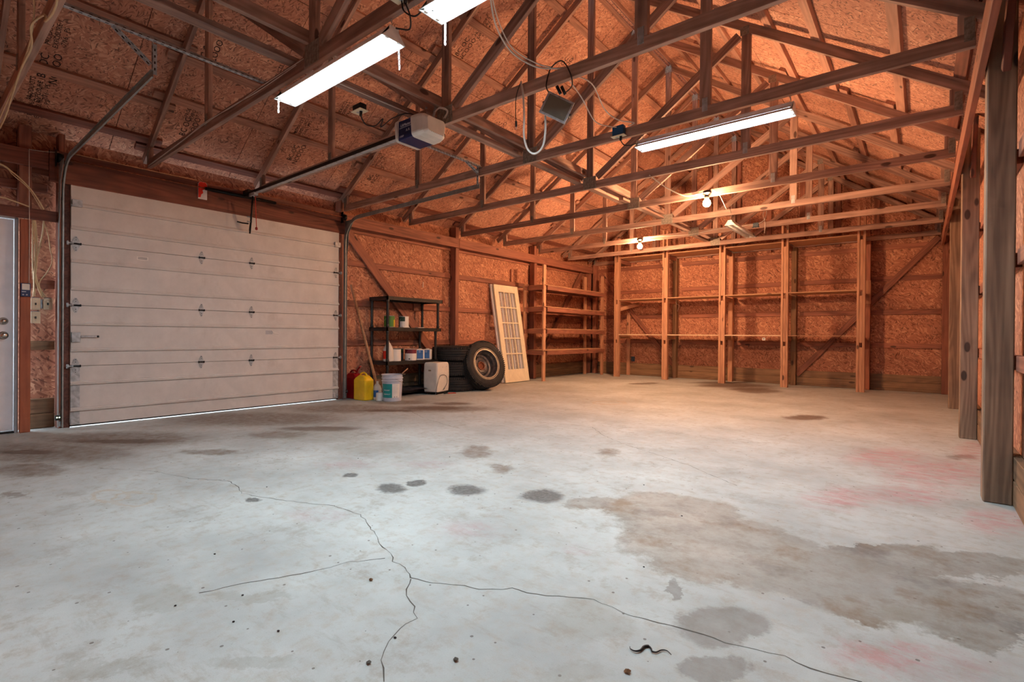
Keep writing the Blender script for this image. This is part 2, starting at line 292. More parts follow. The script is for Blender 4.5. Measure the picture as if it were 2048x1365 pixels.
    wet = union(W, FLOOR['wet'], 0.85, 1.08)
    lay(wet, 0.74, (122, 120, 112), s.mr(f4, 0.3, 0.65, 0.55, 1))
    lay(s.math('MULTIPLY', wet, s.mr(s.noise(P, 3.2, 6, 0.7), 0.52, 0.66)), 0.6, (112, 90, 62))
    lay(s.math('MULTIPLY', wet, s.mr(s.noise(P, 2.4, 5, 0.7), 0.54, 0.66)), 0.55, (92, 88, 88))
    lay(union(W3, FLOOR['brown2'], 0.6, 1.3), 0.75, (92, 72, 58))
    lay(union(W, FLOOR['damp'], 0.6, 1.15), 0.42, (142, 140, 128), s.mr(f2, 0.25, 0.6, 0.6, 1))
    lay(union(W2, FLOOR['damp2'], 0.8, 1.08), 0.75, (124, 122, 118), s.mr(f2, 0.25, 0.6, 0.7, 1))
    lay(union(W2, FLOOR['dark'], 0.65, 1.15), 0.82, (56, 54, 52), s.mr(s.noise(P, 40, 3, 0.6), 0.3, 0.6, 0.75, 1))
    rg = None
    for e in FLOOR['ring']:
        q = s.math('ABSOLUTE', s.math('SUBTRACT', s.math('SQRT', ell2(QS[W2], e)), 0.86)); q = s.mr(q, 0.06, 0.16, 1, 0, True)
        rg = q if rg is None else s.math('MAXIMUM', rg, q)
    lay(rg, 0.42, (180, 152, 108), s.mr(f2, 0.3, 0.6, 0.3, 1))
    c = s.mixc(s.math('MULTIPLY', s.mr(fine, 0.3, 0.7), 0.10), c, lin((110, 108, 104)))
    ro = s.mr(f4, 0.3, 0.7, 0.66, 0.82)
    ro = s.math('SUBTRACT', ro, s.math('MULTIPLY', wet, 0.12))
    s.bump(fine, 0.15, 0.002)
    return s.done(c, ro)
M['floor'] = floor_mat()

# ------------------------------------------------------------------ geometry helpers
def setp(o, label=None, cat=None, group=None, kind=None):
    if label: o['label'] = label
    if cat: o['category'] = cat
    if group: o['group'] = group
    if kind: o['kind'] = kind
    return o
def empty(name, loc=(0,0,0), label=None, cat=None, group=None, kind=None, parent=None):
    o = bpy.data.objects.new(name, None); C.objects.link(o); o.empty_display_size = .05
    o.location = loc; setp(o, label, cat, group, kind); 
    if parent: par(o, parent)
    return o
WL = {}
def wloc(o):
    v = Vector(o.location)
    while o.parent: o = o.parent; v += Vector(o.location)
    return v
def par(o, parent):
    o.location = Vector(o.location) - wloc(parent); o.parent = parent; return o
def obj(name, bm, mat, parent=None, mw=None, smooth=False, label=None, cat=None, group=None, kind=None):
    if isinstance(bm, bmesh.types.BMesh):
        bmesh.ops.recalc_face_normals(bm, faces=bm.faces[:])
        me = bpy.data.meshes.new(name); bm.to_mesh(me); bm.free()
    else: me = bm
    if smooth:
        for f in me.polygons: f.use_smooth = True
    if mat is not None and not me.materials:
        for m in (mat if isinstance(mat, (list, tuple)) else [mat]): me.materials.append(m)
    o = bpy.data.objects.new(name, me); C.objects.link(o)
    if mw is not None: o.matrix_world = mw
    if parent is not None: par(o, parent)
    return setp(o, label, cat, group, kind)
def bbox(bm, a, b, mi=0, bev=0.0):
    r = bmesh.ops.create_cube(bm, size=1)
    vs = r['verts']; a = Vector(a); b = Vector(b)
    for v in vs: v.co = Vector(((a.x+b.x)/2+v.co.x*(b.x-a.x), (a.y+b.y)/2+v.co.y*(b.y-a.y), (a.z+b.z)/2+v.co.z*(b.z-a.z)))
    if bev:
        es = {e for v in vs for e in v.link_edges}
        r2_ = bmesh.ops.bevel(bm, geom=list(es), offset=bev, segments=2, affect='EDGES', profile=.5)
        fs = set(r2_['faces'])
    for f in bm.faces:
        if mi and all((v in vs) for v in f.verts): f.material_index = mi
    return vs
def box(name, a, b, mat, parent=None, bev=0.0, **k):
    a = Vector(a); b = Vector(b); c = (a+b)/2; bm = bmesh.new(); bbox(bm, a-c, b-c, 0, bev)
    return obj(name, bm, mat, parent, Matrix.Translation(c), **k)
MESH = {}
def beam(name, p0, p1, w_, h_, mat, parent=None, up=(0,0,1), bev=0.003, **k):
    """a piece of lumber from p0 to p1 (centre line); w_ = thickness sideways, h_ = depth along up."""
    p0 = Vector(p0); p1 = Vector(p1); d = p1-p0; L = d.length; x = d.normalized()
    y = Vector(up).cross(x)
    if y.length < 1e-4: y = Vector((0,1,0)).cross(x)
    y.normalize(); z = x.cross(y)
    key = (round(L, 3), w_, h_, mat.name, bev)
    if key not in MESH:
        bm = bmesh.new(); bbox(bm, (-L/2, -w_/2, -h_/2), (L/2, w_/2, h_/2), 0, 0)
        if bev: bmesh.ops.bevel(bm, geom=bm.edges[:], offset=bev, segments=1, affect='EDGES')
        bmesh.ops.recalc_face_normals(bm, faces=bm.faces[:])
        me = bpy.data.meshes.new(name); bm.to_mesh(me); bm.free(); me.materials.append(mat); MESH[key] = me
    c = (p0+p1)/2
    mw = Matrix(((x.x,y.x,z.x,c.x),(x.y,y.y,z.y,c.y),(x.z,y.z,z.z,c.z),(0,0,0,1)))
    return obj(name, MESH[key], None, parent, mw, **k)
def tube_bm(bm, pts, r, seg=8, closed=False):
    pts = [Vector(p) for p in pts]; n = len(pts); rings = []
    prev = None
    for i, p in enumerate(pts):
        a = pts[max(i-1, 0)]; b = pts[min(i+1, n-1)]
        if closed: a = pts[(i-1) % n]; b = pts[(i+1) % n]
        t = (b-a).normalized()
        if prev is None:
            u = t.orthogonal().normalized()
        else:
            u = prev - t*prev.dot(t)
            u = u.normalized() if u.length > 1e-6 else t.orthogonal().normalized()
        prev = u; v = t.cross(u); rr = r[i] if isinstance(r, (list, tuple)) else r
        rings.append([bm.verts.new(p+(u*math.cos(2*math.pi*j/seg)+v*math.sin(2*math.pi*j/seg))*rr) for j in range(seg)])
    for i in range(n-1 if not closed else n):
        A = rings[i]; B = rings[(i+1) % n]
        for j in range(seg): bm.faces.new((A[j], A[(j+1) % seg], B[(j+1) % seg], B[j]))
    if not closed:
        bm.faces.new(rings[0][::-1]); bm.faces.new(rings[-1])
def smoothpts(pts, n=6):
    pts = [Vector(p) for p in pts]; out = []
    for i in range(len(pts)-1):
        p0 = pts[max(i-1,0)]; p1 = pts[i]; p2 = pts[i+1]; p3 = pts[min(i+2, len(pts)-1)]
        for j in range(n):
            t = j/n
            out.append(0.5*((2*p1)+(p2-p0)*t+(2*p0-5*p1+4*p2-p3)*t*t+(3*p1-p0-3*p2+p3)*t**3))
    out.append(pts[-1]); return out
def tube(name, pts, r, mat, parent=None, seg=8, smooth=True, curve=True, closed=False, **k):
    P = smoothpts(pts) if curve and len(pts) > 2 else [Vector(p) for p in pts]
    c = P[0].copy(); bm = bmesh.new(); tube_bm(bm, [p-c for p in P], r, seg, closed)
    return obj(name, bm, mat, parent, Matrix.Translation(c), smooth, **k)
def lathe_bm(bm, prof, seg=32, mi=None):
    rings = []
    for r, z in prof:
        if r < 1e-5: rings.append([bm.verts.new((0, 0, z))])
        else: rings.append([bm.verts.new((r*math.cos(2*math.pi*j/seg), r*math.sin(2*math.pi*j/seg), z)) for j in range(seg)])
    for i in range(len(rings)-1):
        A, B = rings[i], rings[i+1]
        for j in range(seg):
            k = (j+1) % seg
            if len(A) == 1 and len(B) == 1: continue
            if len(A) == 1: f = bm.faces.new((A[0], B[j], B[k]))
            elif len(B) == 1: f = bm.faces.new((A[j], A[k], B[0]))
            else: f = bm.faces.new((A[j], A[k], B[k], B[j]))
            if mi: f.material_index = mi[i]
def lathe(name, prof, loc, mat, parent=None, seg=32, smooth=False, rot=None, mi=None, **k):
    bm = bmesh.new(); lathe_bm(bm, prof, seg, mi)
    mw = Matrix.Translation(loc)
    if rot is not None: mw = mw @ rot
    return obj(name, bm, mat, parent, mw, smooth, **k)
def prism(name, poly, y0, y1, axis, mat, parent=None, **k):
    """extrude a 2D polygon; axis 'y': poly in (x,z); axis 'x': poly in (y,z); axis 'z': poly in (x,y)"""
    def P(a, b, t): return Vector((a, t, b)) if axis == 'y' else Vector((t, a, b)) if axis == 'x' else Vector((a, b, t))
    ca = sum(p[0] for p in poly)/len(poly); cb = sum(p[1] for p in poly)/len(poly); c = P(ca, cb, (y0+y1)/2)
    bm = bmesh.new(); A = [bm.verts.new(P(a, b, y0)-c) for a, b in poly]; B = [bm.verts.new(P(a, b, y1)-c) for a, b in poly]
    bm.faces.new(A); bm.faces.new(B[::-1]); n = len(poly)
    for i in range(n): bm.faces.new((A[i], B[i], B[(i+1) % n], A[(i+1) % n]))
    return obj(name, bm, mat, parent, Matrix.Translation(c), **k)
def panel(name, c, ux, uy, w_, h_, t, mat, parent, **k):
    """flat sheet: local X along ux (width w_), local Y along uy (height h_)"""
    x = Vector(ux).normalized(); y = Vector(uy).normalized(); z = x.cross(y)
    bm = bmesh.new(); bbox(bm, (-w_/2, -h_/2, -t/2), (w_/2, h_/2, t/2))
    mw = Matrix(((x.x,y.x,z.x,c[0]),(x.y,y.y,z.y,c[1]),(x.z,y.z,z.z,c[2]),(0,0,0,1)))
    return obj(name, bm, mat, parent, mw, **k)
def polypanel(name, pts2, to3, nrm, t, mat, parent):
    """sheet from a polygon given in panel plane coordinates, local XY = panel plane"""
    ca = sum(p[0] for p in pts2)/len(pts2); cb = sum(p[1] for p in pts2)/len(pts2)
    bm = bmesh.new(); A = [bm.verts.new((a-ca, b-cb, 0)) for a, b in pts2]; B = [bm.verts.new((a-ca, b-cb, -t)) for a, b in pts2]
    bm.faces.new(A); bm.faces.new(B[::-1]); n = len(A)
    for i in range(n): bm.faces.new((A[i], B[i], B[(i+1) % n], A[(i+1) % n]))
    o3, ex, ey = to3; x = Vector(ex); y = Vector(ey); z = x.cross(y); c = Vector(o3)+x*ca+y*cb
    mw = Matrix(((x.x,y.x,z.x,c.x),(x.y,y.y,z.y,c.y),(x.z,y.z,z.z,c.z),(0,0,0,1)))
    return obj(name, bm, mat, parent, mw)
def text(name, body, size, mw, mat, parent, ext=0.0006, sx=1.0, **k):
    cu = bpy.data.curves.new(name, 'FONT'); cu.body = body; cu.size = size; cu.extrude = ext; cu.align_x = 'CENTER'; cu.align_y = 'CENTER'; cu.resolution_u = 2
    if sx != 1: cu.space_character = sx
    t = bpy.data.objects.new(name, cu); C.objects.link(t); bpy.context.view_layer.update()
    me = bpy.data.meshes.new_from_object(t.evaluated_get(bpy.context.evaluated_depsgraph_get()))
    bpy.data.objects.remove(t); bpy.data.curves.remove(cu)
    me.materials.clear(); me.materials.append(mat)
    return obj(name, me, None, parent, mw, **k)
def frame(c, x, y):
    x = Vector(x).normalized(); y = Vector(y); y = (y-x*y.dot(x)).normalized(); z = x.cross(y)
    return Matrix(((x.x,y.x,z.x,c[0]),(x.y,y.y,z.y,c[1]),(x.z,y.z,z.z,c[2]),(0,0,0,1)))

# ------------------------------------------------------------------ building dimensions
XL, XR, XK = -6.656, 0.244, -3.206       # inner faces of side headers, centre line
HW = 3.45; HC = 2.783; SP = 1.219; Y0 = 0.587
YB, YF = 11.66, -0.62                     # back wall sheet, front wall sheet
TH = math.atan(.6667); CT = math.cos(TH)
def A_(x): return 2.95 + .6667*(HW-abs(x-XK))      # underside of the top chords
def YK(k): return Y0 + SP*k
ROOF = .153                                        # underside of the roof sheets above A_

# floor, outside ground
bm = bmesh.new(); bbox(bm, (-6.90, YF-.1, -.12), (.50, YB+.05, 0))
obj('floor', bm, M['floor'], kind='structure')
fl_ = bpy.data.objects['floor']
for cr in CRACKS:
    pts = []
    for i in range(len(cr)-1):
        a = Vector(cr[i]); b = Vector(cr[i+1]); n = max(2, int((b-a).length/0.035))
        for j in range(n):
            q = a.lerp(b, j/n) + Vector((random.uniform(-1,1), random.uniform(-1,1)))*.007
            pts.append(q)
    pts.append(Vector(cr[-1])); bm = bmesh.new(); prev = None
    for i, q in enumerate(pts):
        t = (pts[min(i+1,len(pts)-1)]-pts[max(i-1,0)]).normalized(); nn = Vector((-t.y, t.x))
        w_ = random.uniform(.0007, .0026)*(1.4 if i % 9 == 0 else 1)
        L_ = bm.verts.new((q.x+nn.x*w_, q.y+nn.y*w_, .0006)); R_ = bm.verts.new((q.x-nn.x*w_, q.y-nn.y*w_, .0006))
        if prev: bm.faces.new((prev[0], prev[1], R_, L_))
        prev = (L_, R_)
    obj('crack', bm, M['crackfill'], fl_)
box('ground', (-14, -3, -.30), (-6.90, 15, -.035), M['conc_out'], kind='structure')

# ------------------------------------------------------------------ ceiling: roof sheets, purlins, long braces
ceil = empty('ceiling', (XK, 5, 5.3), kind='structure')
def roofpt(side, d, y, off=0.0):
    """point on the underside of the roof sheets at horizontal distance d from the ridge, off below it"""
    x = XK + side*d; z = A_(x) + ROOF
    return Vector((x - side*(-off)*math.sin(TH)*-1, y, z - off*CT)) if False else Vector((x - side*off*math.sin(TH), y, z - off*CT))
for side in (-1, 1):
    ux = Vector((0, 1, 0)); sl = Vector((-side*CT, 0, math.sin(TH)))       # up the slope
    ys = [-.94] + [.28+SP*i for i in range(9)] + [11.74]
    ys = [-.72, .28] + [.28+SP*i for i in range(1, 10)] + [11.80]
    dmax = HW + .24
    cuts = [(dmax, dmax-2.44*CT), (dmax-2.44*CT, .015)]
    for i in range(len(ys)-1):
        for (d0, d1) in cuts:
            ya, yb = ys[i]+.003, ys[i+1]-.003
            a = roofpt(side, d0-.003, 0); b = roofpt(side, d1+.003, 0); c = (a+b)/2; L_ = (b-a).length
            nrm = Vector((side*math.sin(TH), 0, CT))
            cc = Vector((c.x, (ya+yb)/2, c.z)) + nrm*.006
            panel('roof_sheet', cc, sl, (0,1,0) if side > 0 else (0,-1,0), L_, yb-ya, .012, M['osb_roof'], ceil)
    # skin above the sheets keeps the outside out
    a = roofpt(side, dmax+.1, 0); b = roofpt(side, 0, 0); c = (a+b)/2 + Vector((side*math.sin(TH), 0, CT))*.030
    panel('roof_skin', (c.x, (YF+YB)/2, c.z), sl, (0,1,0), (b-a).length, YB-YF+.4, .012, M['black'], ceil)
    for n, d in enumerate((3.49, 2.985, 2.48, 1.975, 1.47, .965, .46, .075)):
        for s_i, k in enumerate(range(-1, 10, 2)):
            ya, yb = max(YK(k)-.11, YF+.03), min(YK(k+2)+.11, YB-.02)
            if yb-ya < .3: continue
            dd = d + (.048 if (s_i+n) % 2 else -.048)*(0 if d < .1 else 1)
            if d < .1: ya, yb = max(YK(k), YF+.03), min(YK(k+2), YB-.02)
            p = roofpt(side, dd, 0, .021)
            z_up = Vector((side*math.sin(TH), 0, CT))
            beam('purlin', (p.x, ya, p.z), (p.x, yb, p.z), .089 if d > .1 else .06, .038, M['purlin'] if d < 3.4 else M['header'], ceil, up=z_up, bev=.002)
for (ya, yb, x) in ((.3, 3.2, -3.475), (2.9, 6.75, -3.366), (6.45, 9.4, -3.30), (9.0, 11.6, -3.366)):
    beam('lateral_brace', (x, ya, HC+.089+.0195+(.04 if x in (-3.475, -3.30) else 0)*0), (x, yb, HC+.089+.0195), .089, .038, M['truss'], ceil)
for (ya, yb) in ((.2, 3.05), (3.05, 6.70), (6.70, 11.5)):
    beam('lateral_brace', (XK-.066, ya, 2.99), (XK-.066, yb, 2.99), .038, .089, M['truss'], ceil)

# roof sheet stamps (faded mill print)
def stamp(side, d, y, size, body, ang=0.0):
    p = roofpt(side, d, y, .0015); sl = Vector((-side*CT, 0, math.sin(TH)))
    x = Vector((0, 1, 0)); yv = -sl if side < 0 else sl
    # readable from below: normal points down
    if x.cross(yv).z > 0: x = -x
    mw = frame(p, sl, x if ang == 0 else -x)
    if mw.col[2][2] > 0: mw = frame(p, sl, -x if ang == 0 else x)
    text('mill_stamp', body, size, mw, M['ink'], ceil, ext=.0003)
for (d, y, big) in ((3.02, .92, 1), (2.72, .93, 0), (3.25, .88, 0), (3.40, .90, 0), (2.40, 2.04, 1), (3.2, 2.12, 1), (2.98, 2.10, 0), (3.14, 3.33, 1), (2.80, 3.24, 0), (2.48, 4.80, 1), (1.27, 4.53, 1), (1.0, 4.6, 0), (.84, 6.1, 1), (3.1, 4.53, 1), (2.9, 4.45, 0), (2.45, 3.6, 0), (2.36, 2.75, 0), (1.9, 5.9, 1)):
    stamp(-1, d, y, .085 if big else .052, 'BC OC\nNCOOO' if big else 'PRODUCTS\nEXPOSURE 1\n7/16 - PS')

# ------------------------------------------------------------------ trusses
TL = {0: 'wooden roof truss across the top left corner with cream cables draped over it',
      1: 'roof truss carrying the two large lit fluorescent lights at the top left',
      2: 'roof truss carrying the floodlight, its bottom chord passing above the white door opener',
      3: 'roof truss directly above the single bright fluorescent light on the right',
      4: 'roof truss just behind the single bright fluorescent light, before the first glowing bulb',
      5: 'roof truss whose bottom chord carries the nearer and higher glowing bulb',
      6: 'roof truss between the two trusses that carry glowing bulbs',
      7: 'roof truss whose bottom chord carries the farther and lower glowing bulb',
      8: 'last free roof truss, its bottom chord crossing the tall shelf uprights at the back wall',
      9: 'end roof truss fixed flat against the back gable wall'}
def gusset(name, x, y, z, w_, h_, parent, ribs=8, bright=False):
    bm = bmesh.new(); bbox(bm, (-w_/2, -.001, -h_/2), (w_/2, .001, h_/2))
    for i in range(ribs):
        xx = -w_/2 + w_*(i+.5)/ribs
        bbox(bm, (xx-w_*.12/ribs*2, -.0035, -h_/2+.004), (xx+w_*.12/ribs*2, -.001, h_/2-.004))
    obj(name, bm, M['galv' if bright else 'plate'], parent, Matrix.Translation((x, y, z)))
for k in range(0, 10):
    y = YK(k); t = empty('roof_truss', (XK, y, HC), TL[k], 'truss', 'wooden roof trusses')
    T = M['truss']
    beam('bottom_chord', (XL+.002, y, HC+.0445), (XR-.002, y, HC+.0445), .038, .089, T, t, bev=.002)
    for sd in (-1, 1):
        x0 = XK+sd*(HW+.16); x1 = XK+sd*.004
        beam('top_chord', (x0, y, A_(x0)+.0535), (x1, y, A_(x1)+.0535), .038, .089, T, t, bev=.002)
        q = XK+sd*1.80
        beam('web', (q, y, HC+.091), (q, y, A_(q)+.02), .089, .036, T, t, up=(0,1,0), bev=.002)
        a = Vector((XK+sd*.10, y, HC+.13)); b = Vector((q-sd*.07, y, A_(q-sd*.07)-.055))
        beam('web', a, b, .036, .089, T, t, bev=.002)
        hx = XK+sd*(HW-.045)
        beam('heel_block', (hx, y, HC+.089), (hx, y, A_(hx)+.02), .089, .036, T, t, up=(0,1,0), bev=.002)
        gusset('gusset_plate', hx+sd*.012, y-.0205, HC+.115, .05, .15, t, 4)
        gusset('gusset_plate', q, y-.0205, HC+.10, .045, .11, t, 4, bright=(sd > 0))
        gusset('gusset_plate', q-sd*.015, y-.0205, A_(q)+.02, .085, .09, t, 5)
    beam('king_post', (XK, y, HC+.091), (XK, y, A_(XK)+.03), .087, .036, T, t, up=(0,1,0), bev=.002)
    gusset('gusset_plate', XK, y-.0205, HC+.075, .185, .15, t, 9)
    gusset('gusset_plate', XK, y-.0205, A_(XK)+.01, .10, .10, t, 5)

# ------------------------------------------------------------------ left wall
F, H_, SK = M['frame'], M['header'], M['skirt']
wl = empty('wall_left', (-6.88, 5.5, 0), kind='structure')
def side_sheet(x, ya, yb, za, zb, parent, inward):
    panel('wall_sheet', (x-inward*.006, (ya+yb)/2, (za+zb)/2), (0, inward, 0), (0, 0, 1), yb-ya-.005, zb-za-.005, .012, M['osb_wall'], parent)
XO = -6.88
for (ya, yb) in ((4.21, 5.43), (5.43, 7.88), (7.88, 10.32), (10.32, YB)):
    for (za, zb) in ((.0, 1.44), (1.44, 2.66), (2.66, 3.05)): side_sheet(XO, ya, yb, za, zb, wl, 1)
for (ya, yb, za, zb) in ((.78, 1.12, 0, 1.44), (.78, 1.12, 1.44, 3.05), (-.18, .78, 2.06, 3.05), (YF, -.18, 0, 3.05), (1.12, 4.21, 2.50, 3.05)): side_sheet(XO, ya, yb, za, zb, wl, 1)
panelskin = [(4.21, YB+.1, -.03, 3.2), (.78, 1.12, -.03, 3.2), (-.18, .78, 2.06, 3.2), (YF-.1, -.18, -.03, 3.2), (1.12, 4.21, 2.50, 3.2)]
for (ya, yb, za, zb) in panelskin: box('siding', (XO-.04, ya, za), (XO-.018, yb, zb), M['black'], wl)
for z in (2.065, 1.445, .83):
    for (ya, yb) in ((4.24, 6.60), (6.66, 9.02), (9.1, 11.6)):
        beam('girt', (-6.861, ya, z), (-6.861, yb, z), .038, .089, F, wl)
for z in (1.445, .83): beam('girt', (-6.861, .86, z), (-6.861, 1.06, z), .038, .089, M['skirt'] if z < 1 else F, wl)
beam('girt', (-6.861, -.6, 2.40), (-6.861, 1.0, 2.40), .038, .089, F, wl)
beam('girt', (-6.861, .4, 2.65), (-6.861, 11.6, 2.65), .036, .235, F, wl)
for z in (.075, .225): beam('skirt_board', (-6.861, 4.24, z), (-6.861, 11.6, z), .038, .145, SK, wl)
for z in (.075, .225): beam('skirt_board', (-6.861, .86, z), (-6.861, 1.06, z), .038, .145, SK, wl)
for y, top in ((6.633, 2.96), (9.075, 2.96), (11.48, 2.7)):
    beam('post', (-6.771, y, 0), (-6.771, y, top), .09, .138, M['frame'], wl, up=(1,0,0), bev=.004)
beam('post', (-6.771, 4.235, 0), (-6.771, 4.235, 2.95), .06, .138, F, wl, up=(1,0,0), bev=.004)
beam('post', (-6.771, 1.085, 0), (-6.771, 1.085, 2.95), .05, .138, F, wl, up=(1,0,0), bev=.004)
beam('post', (-6.771, .82, 2.16), (-6.771, .82, 2.95), .09, .138, F, wl, up=(1,0,0), bev=.004)
beam('post', (-6.68, .817, 0), (-6.68, .817, 2.042), .076, .04, M['redpost'], wl, up=(1,0,0), bev=.004)
beam('header_board', (-6.68, -.55, 2.105), (-6.68, 1.066, 2.105), .04, .10, M['header'], wl)
beam('header_board', (-6.68, -.55, 2.64), (-6.68, .98, 2.64), .04, .16, H_, wl)
beam('header_board', (-6.68, .985, 2.605), (-6.68, 4.26, 2.605), .04, .31, H_, wl)
beam('header_board', (-6.68, 4.265, 2.66), (-6.68, 6.64, 2.66), .04, .17, F, wl)
beam('header_board', (-6.68, 6.645, 2.66), (-6.68, 11.55, 2.66), .04, .17, F, wl)
beam('diagonal_brace', (-6.82, 4.36, 2.56), (-6.82, 6.50, .26), .038, .14, F, wl, up=(0,.7,.7))
beam('diagonal_brace', (-6.82, 11.33, 2.70), (-6.82, 9.32, .34), .038, .12, F, wl, up=(0,.7,.7))
beam('bracket_stick', (-6.862, 8.40, 2.04), (-6.862, 8.40, 2.38), .03, .03, F, wl, up=(1,0,0))
beam('cleat', (-6.83, 5.70, 1.44), (-6.83, 5.88, 1.44), .03, .13, F, wl)
# ------------------------------------------------------------------ back wall
wb = empty('wall_back', (XK, YB, 0), kind='structure')
def gable(y, parent, name, mat, skin=False, flip=False):
    """sheets of an end wall: rectangles below, cut sheets up to the roof line"""
    xs = [-6.88] + [XK+SP*i for i in range(-2, 3)] + [.46]
    o3 = (0, y, 0); ex = (1, 0, 0); ey = (0, 0, 1)
    if flip: pass
    for i in range(len(xs)-1):
        a, b = xs[i]+.003, xs[i+1]-.003
        for (z0, z1) in ((0, 1.44), (1.44, 2.66)):
            polypanel(name, [(a, z0+.003), (b, z0+.003), (b, z1-.003), (a, z1-.003)], (o3, ex, ey), None, -.012 if flip else -.012, mat, parent)
        ta, tb = A_(a)+ROOF, A_(b)+ROOF
        pts = [(a, 2.663), (b, 2.663), (b, tb), (a, ta)]
        polypanel(name, pts, (o3, ex, ey), None, -.012, mat, parent)
gable(YB, wb, 'wall_sheet', M['osb_wall'])
prism('siding', [(-6.95, -.05), (.52, -.05), (.52, 3.1), (XK, 5.6), (-6.95, 3.1)], YB+.03, YB+.05, 'y', M['black'], wb)
for (za) in (2.645, 2.065, 1.445, .83):
    for (a, b) in ((-6.80, -4.44), (-4.35, -1.98), (-1.93, .30)): beam('girt', (a, 11.641, za), (b, 11.641, za), .038, .089, F, wb)
for z, t_ in ((.235, .13), (.11, .115), (.026, .05)): beam('skirt_board', (-6.8, 11.638, z), (.42, 11.638, z), .040, t_, SK, wb)
for x, m in ((-4.475, 'skirt'), (-2.02, 'skirt'), (-3.235, 'pale'), (-.80, 'frame'), (.31, 'frame'), (-6.60, 'frame')):
    beam('post', (x, 11.555, 0), (x, 11.555, 2.78), .09, .13, M[m], wb, up=(0,1,0), bev=.003)
beam('post', (-5.68, 11.60, 0), (-5.68, 11.60, 1.55), .085, .04, M['pale'], wb, up=(0,1,0))
for i in range(-5, 6):
    x = XK + .09 + .61*i
    beam('gable_stud', (x, 11.61, 2.74), (x, 11.61, A_(x)+.12), .089, .038, F, wb, up=(0,1,0))
beam('diagonal_brace', (-1.97, 11.60, .21), (.22, 11.60, 2.76), .034, .10, F, wb, up=(-.7,0,.7))
beam('diagonal_brace', (-6.46, 11.60, 2.56), (-4.48, 11.60, .24), .034, .10, F, wb, up=(.7,0,.7))
beam('cleat', (-.79, 11.47, 2.04), (-.79, 11.47, 1.60), .09, .03, M['pale'], wb, up=(0,1,0))
# ------------------------------------------------------------------ right wall
wr = empty('wall_right', (.46, 5.5, 0), kind='structure')
for (ya, yb) in ((YF, .55), (.55, 2.98), (2.98, 5.43), (5.43, 7.88), (7.88, 10.32), (10.32, YB)):
    for (za, zb) in ((.0, 1.44), (1.44, 2.66), (2.66, 3.05)): side_sheet(.46, ya, yb, za, zb, wr, -1)
box('siding', (.478, YF-.1, -.03), (.50, YB+.1, 3.2), M['black'], wr)
for z in (2.065, 1.445, .83):
    for (ya, yb) in ((-.5, 1.6), (1.74, 4.10), (4.25, 6.56), (6.71, 9.22), (9.37, 11.5)): beam('girt', (.441, ya, z), (.441, yb, z), .038, .089, F, wr)
for z, h in ((.222, .13), (.075, .145)): beam('skirt_board', (.438, -.5, z), (.438, 11.58, z), .040, h, SK, wr)
for y in (1.72, 4.18, 6.64, 9.30):
    beam('post', (.352, y, 0), (.352, y, 3.0), .135, .13, M['post'], wr, up=(1,0,0), bev=.006)
beam('header_board', (.262, -.5, 2.66), (.262, 11.45, 2.66), .036, .17, M['frame'], wr)
# knee blocks between header and posts
for y in (4.02, 6.48): beam('knee_block', (.36, y-.28, 3.0), (.36, y+.02, 2.52), .10, .036, M['header'], wr, up=(1,0,0))
# ------------------------------------------------------------------ front wall (behind the camera)
wf = empty('wall_front', (XK, YF, 0), kind='structure')
gable(YF-.012, wf, 'wall_sheet', M['osb_wall'], flip=True)
prism('siding', [(-6.95, -.05), (.52, -.05), (.52, 3.1), (XK, 5.6), (-6.95, 3.1)], YF-.05, YF-.03, 'y', M['black'], wf)

# ------------------------------------------------------------------ entry door (door_1)
d1 = empty('door_1', (-6.75, .28, 0), kind='structure')
box('door_slab', (-6.775, -.165, .024), (-6.735, .744, 2.035), M['white_paint'], d1, bev=.003)
box('door_jamb', (-6.80, .7485, 0), (-6.71, .775, 2.05), M['grey_plastic'], d1)
box('door_jamb', (-6.80, -.19, 0), (-6.71, -.172, 2.05), M['grey_plastic'], d1)
box('door_jamb', (-6.80, -.19, 2.04), (-6.71, .775, 2.055), M['grey_plastic'], d1)
box('threshold', (-6.86, -.17, 0), (-6.71, .75, .018), M['seal'], d1)
def knob(z, dead):
    rot = Matrix.Rotation(math.pi/2, 4, 'Y')
    if dead: lathe('deadbolt', [(0,.03),(.014,.03),(.018,.022),(.033,.012),(.036,0)], (-6.735, .675, z), M['chrome'], d1, rot=rot, smooth=True)
    else: lathe('door_knob', [(0,.062),(.02,.06),(.03,.048),(.026,.03),(.012,.022),(.014,.012),(.036,.006),(.038,0)], (-6.735, .675, z), M['chrome'], d1, rot=rot, smooth=True)
knob(1.065, True); knob(.93, False)

